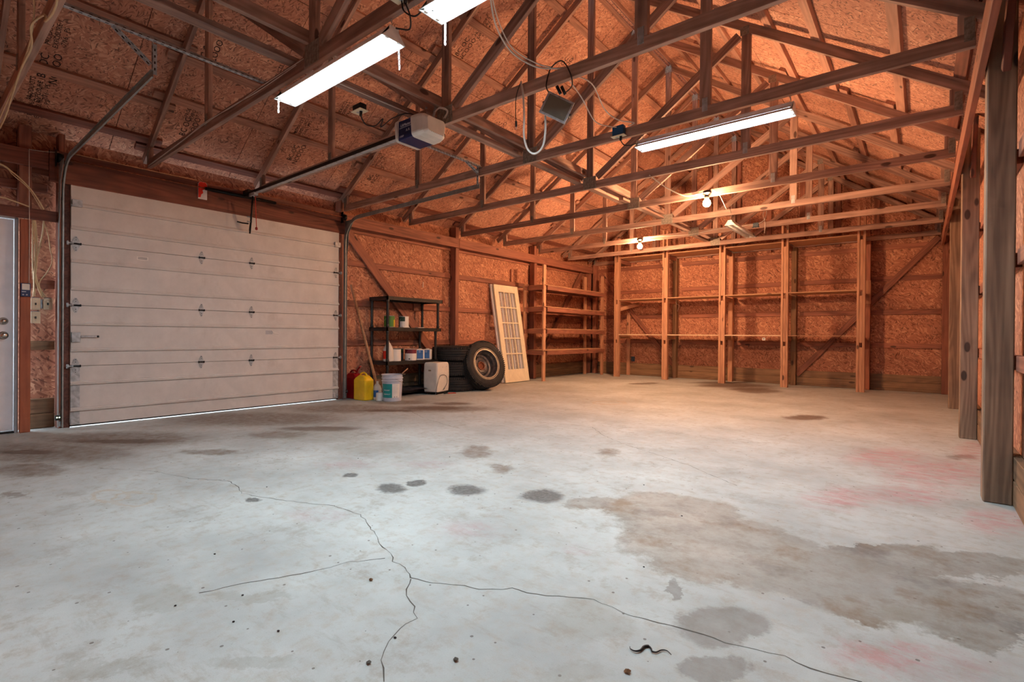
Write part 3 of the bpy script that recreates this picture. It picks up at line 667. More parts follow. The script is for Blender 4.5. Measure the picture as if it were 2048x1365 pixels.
# ------------------------------------------------------------------ garage door (door_2)
d2 = empty('door_2', (-6.68, 2.655, 0), kind='structure')
GX = -6.668
joints = [.022, .622, 1.238, 1.862, 2.458]
ya, yb = 1.148, 4.16
ribs_ = {0: (.178, .445), 1: (.782, 1.052), 2: (1.405, 1.685), 3: (2.02, 2.255)}
for i in range(4):
    z0, z1 = joints[i]+.0008, joints[i+1]-.0008
    prof = [(GX-.035, z0), (GX-.0, z0+.0015)]
    for r in ribs_[i]: prof += [(GX, r-.016), (GX+.022, r-.012), (GX+.024, r+.002), (GX+.008, r+.006), (GX+.007, r+.018), (GX, r+.024)]
    prof += [(GX, z1-.0015), (GX-.035, z1)]
    c = Vector((GX, (ya+yb)/2, (z0+z1)/2)); bm = bmesh.new()
    A = [bm.verts.new(Vector((a, ya, b))-c) for a, b in prof]; B = [bm.verts.new(Vector((a, yb, b))-c) for a, b in prof]
    for j in range(len(prof)): bm.faces.new((A[j], B[j], B[(j+1) % len(prof)], A[(j+1) % len(prof)]))
    bm.faces.new(A[::-1]); bm.faces.new(B)
    bmesh.ops.triangulate(bm, faces=[f for f in bm.faces if len(f.verts) > 4])
    obj('door_section', bm, M['door'], d2, Matrix.Translation(c))
for y0_, y1_ in ((1.10, 1.152), (4.156, 4.215)): box('side_light_stop', (-6.74, y0_, 0), (GX-.030, y1_, 2.5), M['header'], d2)  # wood-coloured stops added to block outside light at the door's side gaps
for z_ in joints[1:4]: box('joint_light_block', (GX-.045, ya, z_-.02), (GX-.036, yb, z_+.02), M['seal'], d2)  # unseen strips added behind the section joints to keep daylight from leaking through
box('bottom_seal', (GX-.034, ya, .010), (GX-.004, yb, .050), M['seal'], d2)
def hinge(y, z, side=False):
    bm = bmesh.new()
    h_, w_ = .072, .026 if not side else .034
    for s1 in (1, -1):
        pts = [(-w_, 0), (w_, 0), (w_*.75, s1*h_*.45), (w_*.22, s1*h_), (-w_*.22, s1*h_), (-w_*.75, s1*h_*.45)]
        A = [bm.verts.new((.0012, a, b+s1*.004)) for a, b in pts]; B = [bm.verts.new((.0045, a, b+s1*.004)) for a, b in pts]
        bm.faces.new(A); bm.faces.new(B[::-1])
        for j in range(6): bm.faces.new((A[j], B[j], B[(j+1) % 6], A[(j+1) % 6]))
    me_mw = Matrix.Translation((GX, y, z)); o = obj('hinge', bm, M['galv'], d2, me_mw)
    bm = bmesh.new(); tube_bm(bm, [(.012, -w_*1.25, 0), (.012, w_*1.25, 0)], .0085, 8)
    bbox(bm, (.004, -w_*1.2, -.012), (.02, -w_*.95, .012)); bbox(bm, (.004, w_*.95, -.012), (.02, w_*1.2, .012))
    obj('hinge_knuckle', bm, M['blackmetal'], o, Matrix.Translation((GX, y, z)))
    for dz in (.04, -.04, .064, -.064):
        bm = bmesh.new(); tube_bm(bm, [(.004, 0, dz), (.008, 0, dz)], .0042, 6); obj('hinge_bolt', bm, M['blackmetal'], o, Matrix.Translation((GX, y, z)))
    if side:
        bm = bmesh.new(); sg = -1 if y < 2 else 1
        tube_bm(bm, [(.022, sg*.02, 0), (.022, sg*.075, 0)], .006, 6); tube_bm(bm, [(.022, sg*.058, 0), (.022, sg*.072, 0)], .022, 12)
        obj('roller', bm, M['galv'], o, Matrix.Translation((GX, y, z)))
for z in joints[1:4]:
    hinge(2.34, z); hinge(2.918, z); hinge(1.188, z, True); hinge(4.115, z, True)
for y0, y1 in ((ya+.002, ya+.075), (yb-.085, yb-.002)):
    box('end_stile', (GX+.0005, y0, .03), (GX+.003, y1, .16), M['galv'], d2); box('end_stile', (GX+.0005, y0, .20), (GX+.003, y1, .425), M['galv'], d2); box('end_stile', (GX+.0005, y0, .465), (GX+.003, y1, .615), M['galv'], d2)
    ym = (y0+y1)/2
    box('bottom_bracket', (GX+.003, y0+.004, .035), (GX+.012, y1-.004, .085), M['galv'], d2)
    box('top_bracket', (GX+.003, y0+.006, 2.235), (GX+.035, y1+.01, 2.305), M['galv'], d2)
box('slide_lock', (GX+.002, 1.155, .865), (GX+.022, 1.225, .965), M['galv'], d2, bev=.003)
beam('lock_bolt', (GX+.018, 1.225, .922), (GX+.018, 1.36, .922), .014, .02, M['galv'], d2)
tube('lock_tip', [(GX+.018, 1.355, .922), (GX+.018, 1.372, .922)], .011, M['black'], d2, curve=False)
box('warning_sticker', (GX+.0005, 1.70, 1.762), (GX+.0015, 1.805, 1.80), M['paper'], d2)
for i in range(3): box('sticker_print', (GX+.0016, 1.71, 1.789-i*.009), (GX+.0020, 1.795, 1.793-i*.009), M['slate'], d2)
box('worn_label', (GX+.0005, 3.10, .955), (GX+.0012, 3.19, 1.005), M['grey_plastic'], d2)
tube('peeled_strip', [(GX+.004, 3.18, 1.01), (GX+.006, 3.20, .975), (GX+.006, 3.24, .965), (GX+.003, 3.27, .955)], .004, M['paper'], d2)
def track(y, lab, hanger_y):
    t = empty('door_track', (-6.6, y, 0), lab, 'door track')
    path = [(-6.615, .02)] + [(-6.615, .5+.45*i) for i in range(5)]
    for i in range(9):
        a = math.pi*i/16; path.append((-6.615+.34*(1-math.cos(a)), 2.31+.34*math.sin(a)))
    path += [(-5.6, 2.655), (-4.8, 2.66), (-3.92, 2.665)]
    # J-shaped channel swept along the path
    sec = [(-.025, 0), (-.025, .012), (-.022, .012), (-.022, .003), (.022, .003), (.022, .014), (.026, .014), (.026, 0)]
    bm = bmesh.new(); rings = []
    o = Vector((-6.6, y, 0)); sg = 1 if y < 2 else -1
    for i, (x, z) in enumerate(path):
        a = path[max(i-1,0)]; b = path[min(i+1,len(path)-1)]; tx = Vector((b[0]-a[0], 0, b[1]-a[1])).normalized(); nn = Vector((-tx.z, 0, tx.x))
        rings.append([bm.verts.new(Vector((x, y, z))-o+nn*u_+Vector((0, sg*(.0-v_), 0))) for u_, v_ in sec])
    for i in range(len(rings)-1):
        for j in range(8): bm.faces.new((rings[i][j], rings[i][(j+1)%8], rings[i+1][(j+1)%8], rings[i+1][j]))
    bm.faces.new(rings[0]); bm.faces.new(rings[-1][::-1])
    obj('rail', bm, M['track'], t, Matrix.Translation(o))
    box('jamb_angle', (-6.658, y-sg*.035-.002, .02), (-6.60, y-sg*.035+.002, 2.35), M['track'], t)
    box('jamb_angle', (-6.660, y-sg*.035, .02), (-6.656, y-sg*.035-sg*.045, 2.35), M['track'], t) if False else None
    prism('flag_bracket', [(-6.655, 2.05), (-6.60, 2.05), (-6.56, 2.45), (-6.42, 2.64), (-6.655, 2.64)], y-sg*.030, y-sg*.033, 'y', M['track'], t)
    box('floor_clip', (-6.64, y-sg*.03, .03), (-6.62, y-sg*.005, .08), M['galv'], t)
    return t
t_l = track(1.085, 'left steel door track, vertical beside the light switches then curving up under the roof', 1.08)
t_r = track(4.222, 'right steel door track, curving away from the header above the black shelf rack', 4.2)
def perforated(name, p0, p1, up, parent, w_=.032, holes=True):
    """slotted steel angle with punched marks along both legs"""
    p0 = Vector(p0); p1 = Vector(p1); L = (p1-p0).length; bm = bmesh.new()
    bbox(bm, (0, -w_/2, -.0015), (L, w_/2, .0015)); bbox(bm, (0, w_/2-.003, -.0015), (L, w_/2, w_))
    n = int(L/.042)
    x = (p1-p0).normalized(); y = Vector(up).cross(x).normalized(); z = x.cross(y)
    mw = Matrix(((x.x,y.x,z.x,p0.x),(x.y,y.y,z.y,p0.y),(x.z,y.z,z.z,p0.z),(0,0,0,1)))
    o = obj(name, bm, M['galv'], parent, mw)
    bm = bmesh.new()
    for i in range(n):
        xx = .02+i*.042
        bbox(bm, (xx, -.005, -.0022), (xx+.018, .003, .0022)); bbox(bm, (xx+.01, w_/2-.0035, .012), (xx+.026, w_/2+.0007, .020))
    obj('punched_holes', bm, M['black'], parent, mw, kind='stuff')
a1 = empty('perforated_angle', (-3.93, 1.2, 2.87), 'long perforated steel angle lying across the first truss chords above the left door track', 'steel angle')
perforated('angle_bar', (-3.93, .52, 2.885), (-3.93, 1.83, 2.885), (0,0,1), a1)
h1 = empty('track_hanger', (-3.95, 1.08, 2.75), 'perforated steel hanger holding the end of the left door track', 'hanger')
perforated('hanger_strap', (-3.94, 1.085, 2.875), (-3.94, 1.085, 2.675), (0,1,0), h1, .028)
perforated('hanger_brace', (-3.935, .87, 2.88), (-3.935, 1.07, 2.72), (1,0,0), h1, .022)
a2 = empty('perforated_angle', (-3.93, 3.6, 2.87), 'perforated steel angle running behind the white door opener to the truss', 'steel angle')
perforated('angle_bar', (-3.93, 3.02, 2.885), (-3.93, 4.26, 2.885), (0,0,1), a2)
h2 = empty('track_hanger', (-3.93, 4.2, 2.75), 'perforated steel hanger holding the end of the right door track', 'hanger')
perforated('hanger_strap', (-3.935, 4.205, 2.885), (-3.935, 4.205, 2.68), (0,1,0), h2, .028)
perforated('hanger_brace', (-3.93, 4.00, 2.885), (-3.93, 4.19, 2.80), (1,0,0), h2, .022)
# spring tube on the header
sp = empty('spring_tube', (-6.63, 2.8, 2.67), 'black counterbalance spring tube on the header above the garage door', 'spring tube')
tube('tube', [(-6.625, 2.36, 2.685), (-6.625, 3.20, 2.685)], .020, M['blackmetal'], sp, seg=14, curve=False)
tube('shaft', [(-6.625, 1.12, 2.685), (-6.625, 2.36, 2.685)], .0065, M['rust'], sp, curve=False)
tube('shaft', [(-6.625, 3.20, 2.685), (-6.625, 4.19, 2.685)], .0065, M['rust'], sp, curve=False)
for y in (1.06, 4.22):
    tube('cable_drum', [(-6.625, y-.02, 2.685), (-6.625, y+.02, 2.685)], .045, M['blackmetal'], sp, seg=16, curve=False)
    box('end_plate', (-6.658, y-.035, 2.60), (-6.60, y-.03, 2.76), M['blackmetal'], sp)
# ------------------------------------------------------------------ opener
op = empty('garage_door_opener', (-3.35, 2.83, 2.7), 'white and navy electric garage door opener with a long black rail to the door', 'door opener')
RY = 2.83
box('rail', (-6.55, RY-.014, 2.695), (-3.42, RY+.014, 2.733), M['black'], op)
box('rail_flange', (-6.50, RY-.022, 2.690), (-3.42, RY+.022, 2.695), M['galv'], op)
tube('belt', [(-6.45, RY, 2.738), (-3.45, RY, 2.738)], .004, M['cord'], op, curve=False)
# body: label face looks to -Y, lens caps on both ends
def opcap(x0, x1, name):
    # rounded outline in (y,z); bulges outward
    pts = []
    for (cy, cz, a0) in ((2.735, 2.635, 180), (2.935, 2.635, 270), (2.945, 2.745, 0), (2.725, 2.745, 90)):
        for i in range(5):
            a = math.radians(a0+i*22.5); pts.append((cy+.035*math.cos(a), cz+.035*math.sin(a)))
    c = Vector(((x0+x1)/2, 2.83, 2.70)); bm = bmesh.new(); rings = []
    for (x, s_) in ((x0, 1.0), (x0+(x1-x0)*.45, .985), (x0+(x1-x0)*.8, .88), (x1, .66)):
        rings.append([bm.verts.new(Vector((x-c.x, (y-2.83)*s_, (z-2.69)*s_-.01))) for y, z in pts])
    for i in range(3):
        n = len(pts)
        for j in range(n): bm.faces.new((rings[i][j], rings[i][(j+1)%n], rings[i+1][(j+1)%n], rings[i+1][j]))
    bm.faces.new(rings[0]); bm.faces.new(rings[-1][::-1])
    return obj(name, bm, M['white_plastic'], op, Matrix.Translation(c), smooth=False)
opcap(-3.275, -3.12, 'lens_cover'); opcap(-3.455, -3.515, 'lens_cover')
mc_ = box('motor_case', (-3.457, 2.712, 2.606), (-3.273, 2.95, 2.768), M['navy'], op, bev=.004)
prism('case_roof', [(-3.45, 2.768), (-3.28, 2.768), (-3.31, 2.785), (-3.43, 2.785)], 2.74, 2.92, 'y', M['grey_plastic'], op)
fx = frame((-3.365, 2.7112, 2.725), (1,0,0), (0,0,1))
text('maker_name', 'LiftMaster', .032, fx, M['inklight'], mc_)
box('name_rule', (-3.44, 2.7105, 2.704), (-3.29, 2.7118, 2.707), M['inklight'], mc_)
text('power_print', '1/2HP', .022, frame((-3.415, 2.7112, 2.635), (1,0,0), (0,0,1)), M['inklight'], mc_)
text('scratch_mark', 'A R', .030, frame((-3.335, 2.7112, 2.675), (1,0,0), (0,0,1)), M['inklight'], mc_)
bm = bmesh.new()
for i in range(9): bbox(bm, (-.0008, -.07+i*.018, -.012), (.0008, -.064+i*.018, .012))
obj('vent_slots', bm, M['black'], op, Matrix.Translation((-3.121, 2.85, 2.64)))
bm = bmesh.new()
for i in range(9): bbox(bm, (-.05+i*.015, -.0008, -.010), (-.044+i*.015, .0008, .010))
for sx in (-3.44, -3.30): pass
beam('support_strap', (-3.30, 2.95, 2.82), (-3.30, 3.0, 2.99), .003, .025, M['galv'], op); beam('support_strap', (-3.43, 2.95, 2.82), (-3.43, 3.0, 2.99), .003, .025, M['galv'], op)
tube('bell_wire', [(-3.17, 2.86, 2.83), (-3.15, 2.9, 2.875), (-3.12, 2.96, 2.86), (-3.13, 2.94, 2.79)], .003, M['cablewhite'], op); tube('bell_wire', [(-3.19, 2.88, 2.83), (-3.18, 2.92, 2.88), (-3.15, 2.98, 2.87), (-3.16, 2.95, 2.80)], .003, M['cablewhite'], op)
box('header_bracket', (-6.655, RY-.03, 2.68), (-6.52, RY+.03, 2.76), M['blackmetal'], op)
box('trolley', (-6.50, RY-.025, 2.665), (-6.36, RY+.025, 2.70), M['galv'], op)
tube('door_arm', [(-6.45, RY, 2.67), (-6.50, RY+.01, 2.46), (-6.57, RY+.02, 2.22)], .011, M['blackmetal'], op, curve=False)
beam('door_arm', (-6.49, RY+.005, 2.50), (-6.60, RY+.025, 2.26), .006, .022, M['blackmetal'], op)
tube('arm_foot', [(-6.56, RY, 2.34), (-6.60, RY-.06, 2.345), (-6.645, RY-.10, 2.36)], .009, M['blackmetal'], op, curve=False)
for dz in (.0, -.03): tube('bolt', [(-6.53, RY-.03, 2.42+dz*2), (-6.53, RY+.03, 2.42+dz*2)], .008, M['galv'], op, curve=False)
tube('release_cord', [(-6.40, RY+.01, 2.665), (-6.41, RY+.02, 2.5), (-6.40, RY+.025, 2.28)], .0045, M['redcord'], op)
lathe('release_handle', [(0,.02),(.012,.016),(.016,0),(.012,-.016),(0,-.02)], (-6.40, RY+.025, 2.262), M['red_plastic'], op, seg=10, smooth=True)
tg = prism('wall_tag', [(2.292, 2.556), (2.388, 2.556), (2.388, 2.735), (2.375, 2.757), (2.348, 2.762), (2.342, 2.752), (2.336, 2.762), (2.308, 2.757), (2.292, 2.735)], -6.658, -6.648, 'x', M['white_paint'], None, label='small white tag half covered in red spray paint on the header board', cat='tag')
prism('red_patch', [(2.293, 2.57), (2.318, 2.575), (2.325, 2.61), (2.345, 2.63), (2.338, 2.665), (2.387, 2.69), (2.386, 2.733), (2.374, 2.755), (2.348, 2.76), (2.342, 2.75), (2.336, 2.76), (2.309, 2.755), (2.2935, 2.733)], -6.6478, -6.6465, 'x', M['red_paint'], tg)

# ------------------------------------------------------------------ fluorescent shop lights
def shop_light(name, c, L, axis, lab, lit=True, chains=(0, 1)):
    """c = centre of underside; built along local X then turned"""
    root = empty(name, (0,0,0), lab, 'ceiling light', 'hanging fluorescent fixtures' )
    hl = L/2; z0 = 0
    prof = [(-.080, 0), (-.082, .003), (-.030, .048), (-.030, .075), (.030, .075), (.030, .048), (.082, .003), (.080, 0), (.026, .044), (-.026, .044)]
    bm = bmesh.new(); A = [bm.verts.new((-hl, a, b)) for a, b in prof]; B = [bm.verts.new((hl, a, b)) for a, b in prof]; n = len(prof)
    for j in range(n): bm.faces.new((A[j], B[j], B[(j+1)%n], A[(j+1)%n]))
    bm.faces.new(A[::-1]); bm.faces.new(B)
    bmesh.ops.triangulate(bm, faces=[f for f in bm.faces if len(f.verts) > 4])
    obj('reflector', bm, M['white_enamel'], root)
    for sx in (-1, 1):
        prism('end_cap', [(-.080, .0), (.080, .0), (.032, .055), (.032, .077), (-.032, .077), (-.032, .055)], sx*hl, sx*(hl+.006), 'x', M['white_enamel'], root)
        for sy in (-1, 1): box('lamp_holder', (sx*(hl-.001)-(.014 if sx > 0 else 0), sy*.040-.011, .004), (sx*(hl-.001)+(.014 if sx < 0 else 0), sy*.040+.011, .034), M['white_plastic'], root)
    for sy in (-1, 1):
        tube('fluorescent_tube', [(-hl+.015, sy*.040, .019), (hl-.015, sy*.040, .019)], .0155, M['tube'] if lit else M['white_enamel'], root, seg=12, curve=False)
    if lit:
        li = bpy.data.lights.new('tube_glow', 'AREA'); li.shape = 'RECTANGLE'; li.size = L-.05; li.size_y = .13; li.energy = PANEL_W; li.color = (0.74, 0.92, 1.0)
        lo = bpy.data.objects.new('tube_glow', li); C.objects.link(lo); lo.location = (0, 0, .0015); lo.parent = root
    for j, sx in enumerate((-1, 1)):
        x = sx*(hl-.02)
        tube('hook', [(x, 0, .072), (x, .004, .105), (x, -.004, .125), (x, 0, .133)], .002, M['galv'], root)
    root.location = c; root.rotation_euler = (0, 0, axis)
    return root
def chain(c, L, lab, sp_=(.0, .0)):
    r = empty('hanging_chain', c, lab, 'chain')
    n = int(L/.017)
    for i in range(n):
        bm = bmesh.new(); pts = []
        for j in range(10):
            a = 2*math.pi*j/10; pts.append((.0052*math.cos(a), 0, .0115*math.sin(a)))
        tube_bm(bm, pts, .0016, 5, closed=True)
        obj('link', bm, M['white_enamel'], r, Matrix.Translation((c[0]+sp_[0]*i/n, c[1]+sp_[1]*i/n, c[2]-.010-i*.017)) @ Matrix.Rotation(math.pi/2*(i % 2), 4, 'Z'))
    return r
shop_light('fluorescent_light', (-2.985, 1.81, 2.648), 1.255, 0, 'large lit fluorescent light nearest the camera, its whole length visible at top left')
shop_light('fluorescent_light', (-1.40, 1.80, 2.648), 1.26, 0, 'lit fluorescent light cut off by the top edge of the photo')
shop_light('fluorescent_light', (-1.375, 4.24, 2.645), 1.235, 0, 'lit fluorescent light on the right, alone below the third truss')
fo = shop_light('fluorescent_light', (-2.275, 8.62, 2.66), 1.22, math.pi/2, 'small unlit fluorescent light hanging beside the nearer glowing bulb', lit=False)
for (x, y, L, sp_, lb) in ((-3.60, 1.755, .115, (.0,.0), 'spare white chain dangling from the lower left end of the nearest lit light'), (-2.375, 1.86, .155, (.01,0), 'spare white chain dangling from the upper right end of the nearest lit light'), (-1.995, 1.87, .15, (.0,.0), 'spare white chain dangling from the lit light at the top edge')):
    chain((x, y, 2.66), L, lb, sp_)
for x in (-1.96, -.79): tube('hanging_wire', [(x, 4.235, 2.78), (x+.01, 4.238, 2.75), (x, 4.24, 2.72)], .002, M['galv'], None, label='short wire tying the right fluorescent light to its truss', cat='wire', group='wires of the right light')
for y in (8.05, 9.16): tube('hanging_wire', [(-2.275, y, 2.80), (-2.27, y, 2.90), (-2.275, y+.02, 2.99)], .002, M['galv'], None, label='thin wire holding up the small unlit fluorescent light', cat='wire', group='wires of the unlit light')

# ------------------------------------------------------------------ bare bulbs
def bare_bulb(x, k, lab):
    y = YK(k)-.035; z = HC+.045; r = empty('light_bulb', (x, y, z), lab, 'light bulb', 'glowing bare bulbs')
    lathe('lampholder', [(0,.02),(.052,.02),(.055,.012),(.055,-.005),(.040,-.018),(.030,-.03),(.030,-.05),(.020,-.052),(0,-.052)], (x, y-.03, z-.01), M['black'], r, seg=24)
    lathe('socket_collar', [(.022,0),(.030,-.004),(.030,-.018),(.018,-.022),(0,-.022)], (x, y-.03, z-.062), M['white_plastic'], r, seg=20)
    lathe('glass_bulb', [(0,-.072),(.024,-.068),(.042,-.052),(.050,-.028),(.045,0),(.027,.024),(.015,.038),(.014,.045),(0,.045)], (x, y-.03, z-.118), M['bulb'], r, seg=20, smooth=True)
    li = bpy.data.lights.new('bulb_glow', 'POINT'); li.energy = POINT_W; li.color = (1.0, .53, .27); li.shadow_soft_size = .060
    lo = bpy.data.objects.new('bulb_glow', li); C.objects.link(lo); lo.location = (x, y-.03, z-.147); par(lo, r)
    return r
bare_bulb(-2.165, 5, 'glowing bare bulb in a black lampholder, the nearer and higher one')
bare_bulb(-4.215, 7, 'glowing bare bulb in a black lampholder, the farther and lower one')

# ------------------------------------------------------------------ floodlight under truss 2
fl2 = empty('floodlight', (0,0,0), 'grey halogen floodlight with a dusty square glass hanging under a truss', 'floodlight')
bm = bmesh.new()
A = [bm.verts.new(v) for v in ((-.125,-.10,0),(.125,-.10,0),(.125,.10,0),(-.125,.10,0))]; B = [bm.verts.new(v) for v in ((-.085,-.065,.075),(.085,-.065,.075),(.085,.065,.075),(-.085,.065,.075))]
for j in range(4): bm.faces.new((A[j], B[j], B[(j+1)%4], A[(j+1)%4]))
bm.faces.new(B); bm.faces.new(A[::-1]); obj('housing', bm, M['blackmetal'], fl2)
bm = bmesh.new()
for a, b in (((-.135,-.11,-.012),(.135,-.092,.004)),((-.135,.092,-.012),(.135,.11,.004)),((-.135,-.092,-.012),(-.117,.092,.004)),((.117,-.092,-.012),(.135,.092,.004))): bbox(bm, a, b)
obj('bezel', bm, M['galv'], fl2)
box('lens', (-.117,-.092,-.008), (.117,.092,-.003), M['glasslens'], fl2)
bm = bmesh.new()
for i in range(6): bbox(bm, (-.075+i*.028, -.06, .075), (-.071+i*.028, .06, .098))
obj('cooling_fins', bm, M['blackmetal'], fl2)
tube('yoke', [(-.14,0,0),(-.14,0,.07),(-.05,0,.125),(.05,0,.125),(.14,0,.07),(.14,0,0)], .006, M['blackmetal'], fl2, curve=False)
fl2.matrix_world = frame((-2.075, 3.05, 2.625), (.70, .57, -.42), (-.33, -.27, -.90)) @ Matrix.Scale(.76, 4)

# ------------------------------------------------------------------ cables, boxes
def cable(name, pts, r, mat, lab, cat='cable', group=None): return tube(name, pts, r, M[mat], None, label=lab, cat=cat, group=group, seg=6)
cable('cable', [(-6.64,.60,2.66),(-6.2,.575,2.655),(-5.45,.555,2.62),(-4.75,.55,2.72),(-4.3,.55,2.735),(-4.15,.53,2.80),(-3.95,.56,2.80),(-3.85,.55,2.72),(-3.55,.55,2.70),(-3.3,.53,2.86),(-2.9,.55,2.86)], .006, 'cable', 'thicker cream cable looping along the truss at the top left corner')
cable('cable', [(-6.64,.575,2.70),(-6.1,.56,2.68),(-5.5,.555,2.70),(-4.9,.553,2.72),(-4.4,.55,2.77),(-4.2,.54,2.80),(-4.05,.53,2.86),(-3.9,.50,2.95)], .0045, 'cable', 'thinner cream cable running beside the thick one at the top left corner')
cable('cable', [(-6.65,.20,2.52),(-6.65,.60,2.53),(-6.652,.726,2.466),(-6.652,.83,2.36),(-6.652,.89,2.27),(-6.652,.945,2.16)], .0065, 'cable', 'cream cable bowing down over the beam above the light switches')
cable('cable', [(-6.653,.2,2.54),(-6.653,.62,2.52),(-6.653,.74,2.43),(-6.653,.84,2.33),(-6.653,.925,2.16)], .003, 'cable', 'thin cream cable beside the thick one above the light switches')
cable('cable', [(-6.652,.2,2.20),(-6.652,.62,2.215),(-6.652,.72,2.20),(-6.652,.84,2.165)], .007, 'cable', 'cream cable lying on the beam above the entry door')
cable('switch_cable', [(-6.70,.882,2.05),(-6.74,.893,1.9),(-6.78,.90,1.7),(-6.79,.895,1.5),(-6.80,.90,1.32)], .0075, 'cable', 'cream cable dropping to the left light switch from the beam')
cable('switch_cable', [(-6.70,.872,2.05),(-6.75,.878,1.86),(-6.79,.885,1.6),(-6.80,.895,1.45),(-6.80,.89,1.31)], .006, 'cable', 'yellowish cable dropping behind others to the left light switch')
cable('switch_cable', [(-6.70,.89,2.05),(-6.75,.91,1.85),(-6.79,.915,1.65),(-6.80,.905,1.5),(-6.80,.925,1.40),(-6.80,.955,1.31)], .006, 'cable', 'cream cable crossing to the right light switch below the beam')
cable('switch_cable', [(-6.70,.952,2.06),(-6.73,.948,1.95),(-6.76,.93,1.8),(-6.79,.91,1.68),(-6.80,.905,1.55),(-6.80,.93,1.42),(-6.80,.965,1.31)], .0075, 'cable', 'thick cream cable sweeping left then down to the right light switch')
cable('switch_cable', [(-6.70,.955,2.03),(-6.74,.99,1.92),(-6.78,1.01,1.80),(-6.80,1.03,1.68),(-6.80,.99,1.56),(-6.80,.94,1.47),(-6.80,.94,1.40),(-6.80,.985,1.31)], .0045, 'cable', 'thin cream cable bulging right before reaching the right light switch')
cable('bell_wire', [(-6.655,.839,2.72),(-6.655,.841,2.3),(-6.655,.843,1.9),(-6.655,.842,1.43)], .0028, 'cablewhite', 'thin pale wire running straight down the red post to the door control', 'wire')
cable('bell_wire', [(-6.655,.839,2.715),(-6.655,.95,2.725),(-6.655,1.05,2.745)], .0025, 'cablewhite', 'thin pale wire running across the header above the light switches', 'wire')
cable('bell_wire', [(-6.60,1.075,2.12),(-6.64,1.08,1.8),(-6.64,1.075,1.4),(-6.64,1.08,.9),(-6.64,1.083,.4),(-6.64,1.075,.2),(-6.63,1.05,.12)], .0032, 'cablewhite', 'thin pale wire clipped down beside the left door track to the sensor', 'wire')
cable('bell_wire', [(-6.655,1.15,2.762),(-6.655,1.9,2.765),(-6.655,2.28,2.77)], .0025, 'cable', 'thin orange lit wire stapled along the top of the garage header', 'wire')
cable('truss_wire', [(-6.60,1.785,2.80),(-5.6,1.783,2.83),(-5.0,1.781,2.86),(-4.4,1.782,2.84),(-3.9,1.780,2.85),(-3.3,1.78,2.85)], .0028, 'cablewhite', 'upper thin wire running along the truss that carries the nearest lights', 'wire')
cable('truss_wire', [(-6.62,1.784,2.79),(-5.7,1.782,2.82),(-5.1,1.781,2.845),(-4.5,1.782,2.85),(-4.0,1.780,2.83),(-3.4,1.78,2.84)], .0028, 'cablewhite', 'lower thin wire running along the truss that carries the nearest lights', 'wire')
cable('truss_wire', [(-3.44,2.0,2.865),(-3.43,2.5,2.862),(-3.42,2.9,2.864)], .003, 'cablewhite', 'thin wire stapled along the flat centre brace behind the nearest light', 'wire')
cable('sagging_cable', [(-1.75,1.84,2.86),(-1.95,2.15,3.02),(-2.15,2.45,2.98),(-2.22,2.70,2.93),(-2.15,2.88,2.88),(-2.06,3.0,2.885),(-2.0,3.02,2.88)], .006, 'cablewhite', 'pale cable sagging from the top edge light down to the floodlight truss')
cable('sagging_cable', [(-1.70,1.84,2.9),(-1.92,2.12,3.05),(-2.10,2.40,3.00),(-2.20,2.68,2.945),(-2.13,2.86,2.89),(-2.07,2.99,2.89)], .004, 'cablewhite', 'thinner pale cable twisted round the one sagging from the top edge light')
cable('extension_cable', [(-2.36,2.99,2.88),(-2.335,2.985,2.78),(-2.335,3.0,2.62),(-2.35,3.02,2.48),(-2.33,3.04,2.38),(-2.27,3.05,2.335),(-2.20,3.05,2.37),(-2.175,3.05,2.48),(-2.185,3.06,2.66)], .0075, 'cablewhite', 'thick pale cable hanging in a long loop beside the floodlight')
cable('black_cord', [(-2.36,2.985,2.87),(-2.40,2.985,2.78),(-2.405,2.985,2.66),(-2.40,2.985,2.585)], .003, 'cord', 'thin black cord with a plug dangling left of the floodlight')
pg = tube('plug', [(-2.40,2.985,2.59),(-2.398,2.985,2.55)], .008, M['cord'], None, curve=False, label='black two pin plug at the end of the dangling cord', cat='plug')
for dx in (-.004, .004): tube('prong', [(-2.398+dx,2.985,2.552),(-2.397+dx,2.985,2.53)], .0014, M['galv'], pg, curve=False)
cable('flood_cord', [(-2.03,3.07,2.72),(-1.94,3.04,2.74),(-1.92,2.985,2.80),(-1.98,2.97,2.90),(-2.08,2.98,2.885),(-2.12,2.98,2.78),(-2.10,2.98,2.72)], .0045, 'cord', 'black cord arching over the truss into the back of the floodlight')
for x, z in ((-2.035, 2.71), (-1.995, 2.695)):
    tube('cord_plug', [(x,3.04,z),(x-.02,3.02,z+.055)], .012, M['cord'], None, curve=False, label='black plug body hanging from the truss just above the floodlight', cat='plug', group='plugs above the floodlight')
cable('loop_cable', [(-1.98,3.05,2.84),(-2.05,3.5,2.97),(-2.15,3.9,2.93),(-2.12,4.1,2.90),(-2.02,4.2,2.885),(-2.08,4.21,2.875)], .005, 'cablewhite', 'upper pale cable stretched from the floodlight truss to the blue outlet box')
cable('loop_cable', [(-2.00,3.05,2.83),(-2.15,3.5,2.90),(-2.25,3.9,2.86),(-2.22,4.1,2.87),(-2.17,4.2,2.88)], .005, 'cablewhite', 'lower pale cable stretched from the floodlight truss to the blue outlet box')
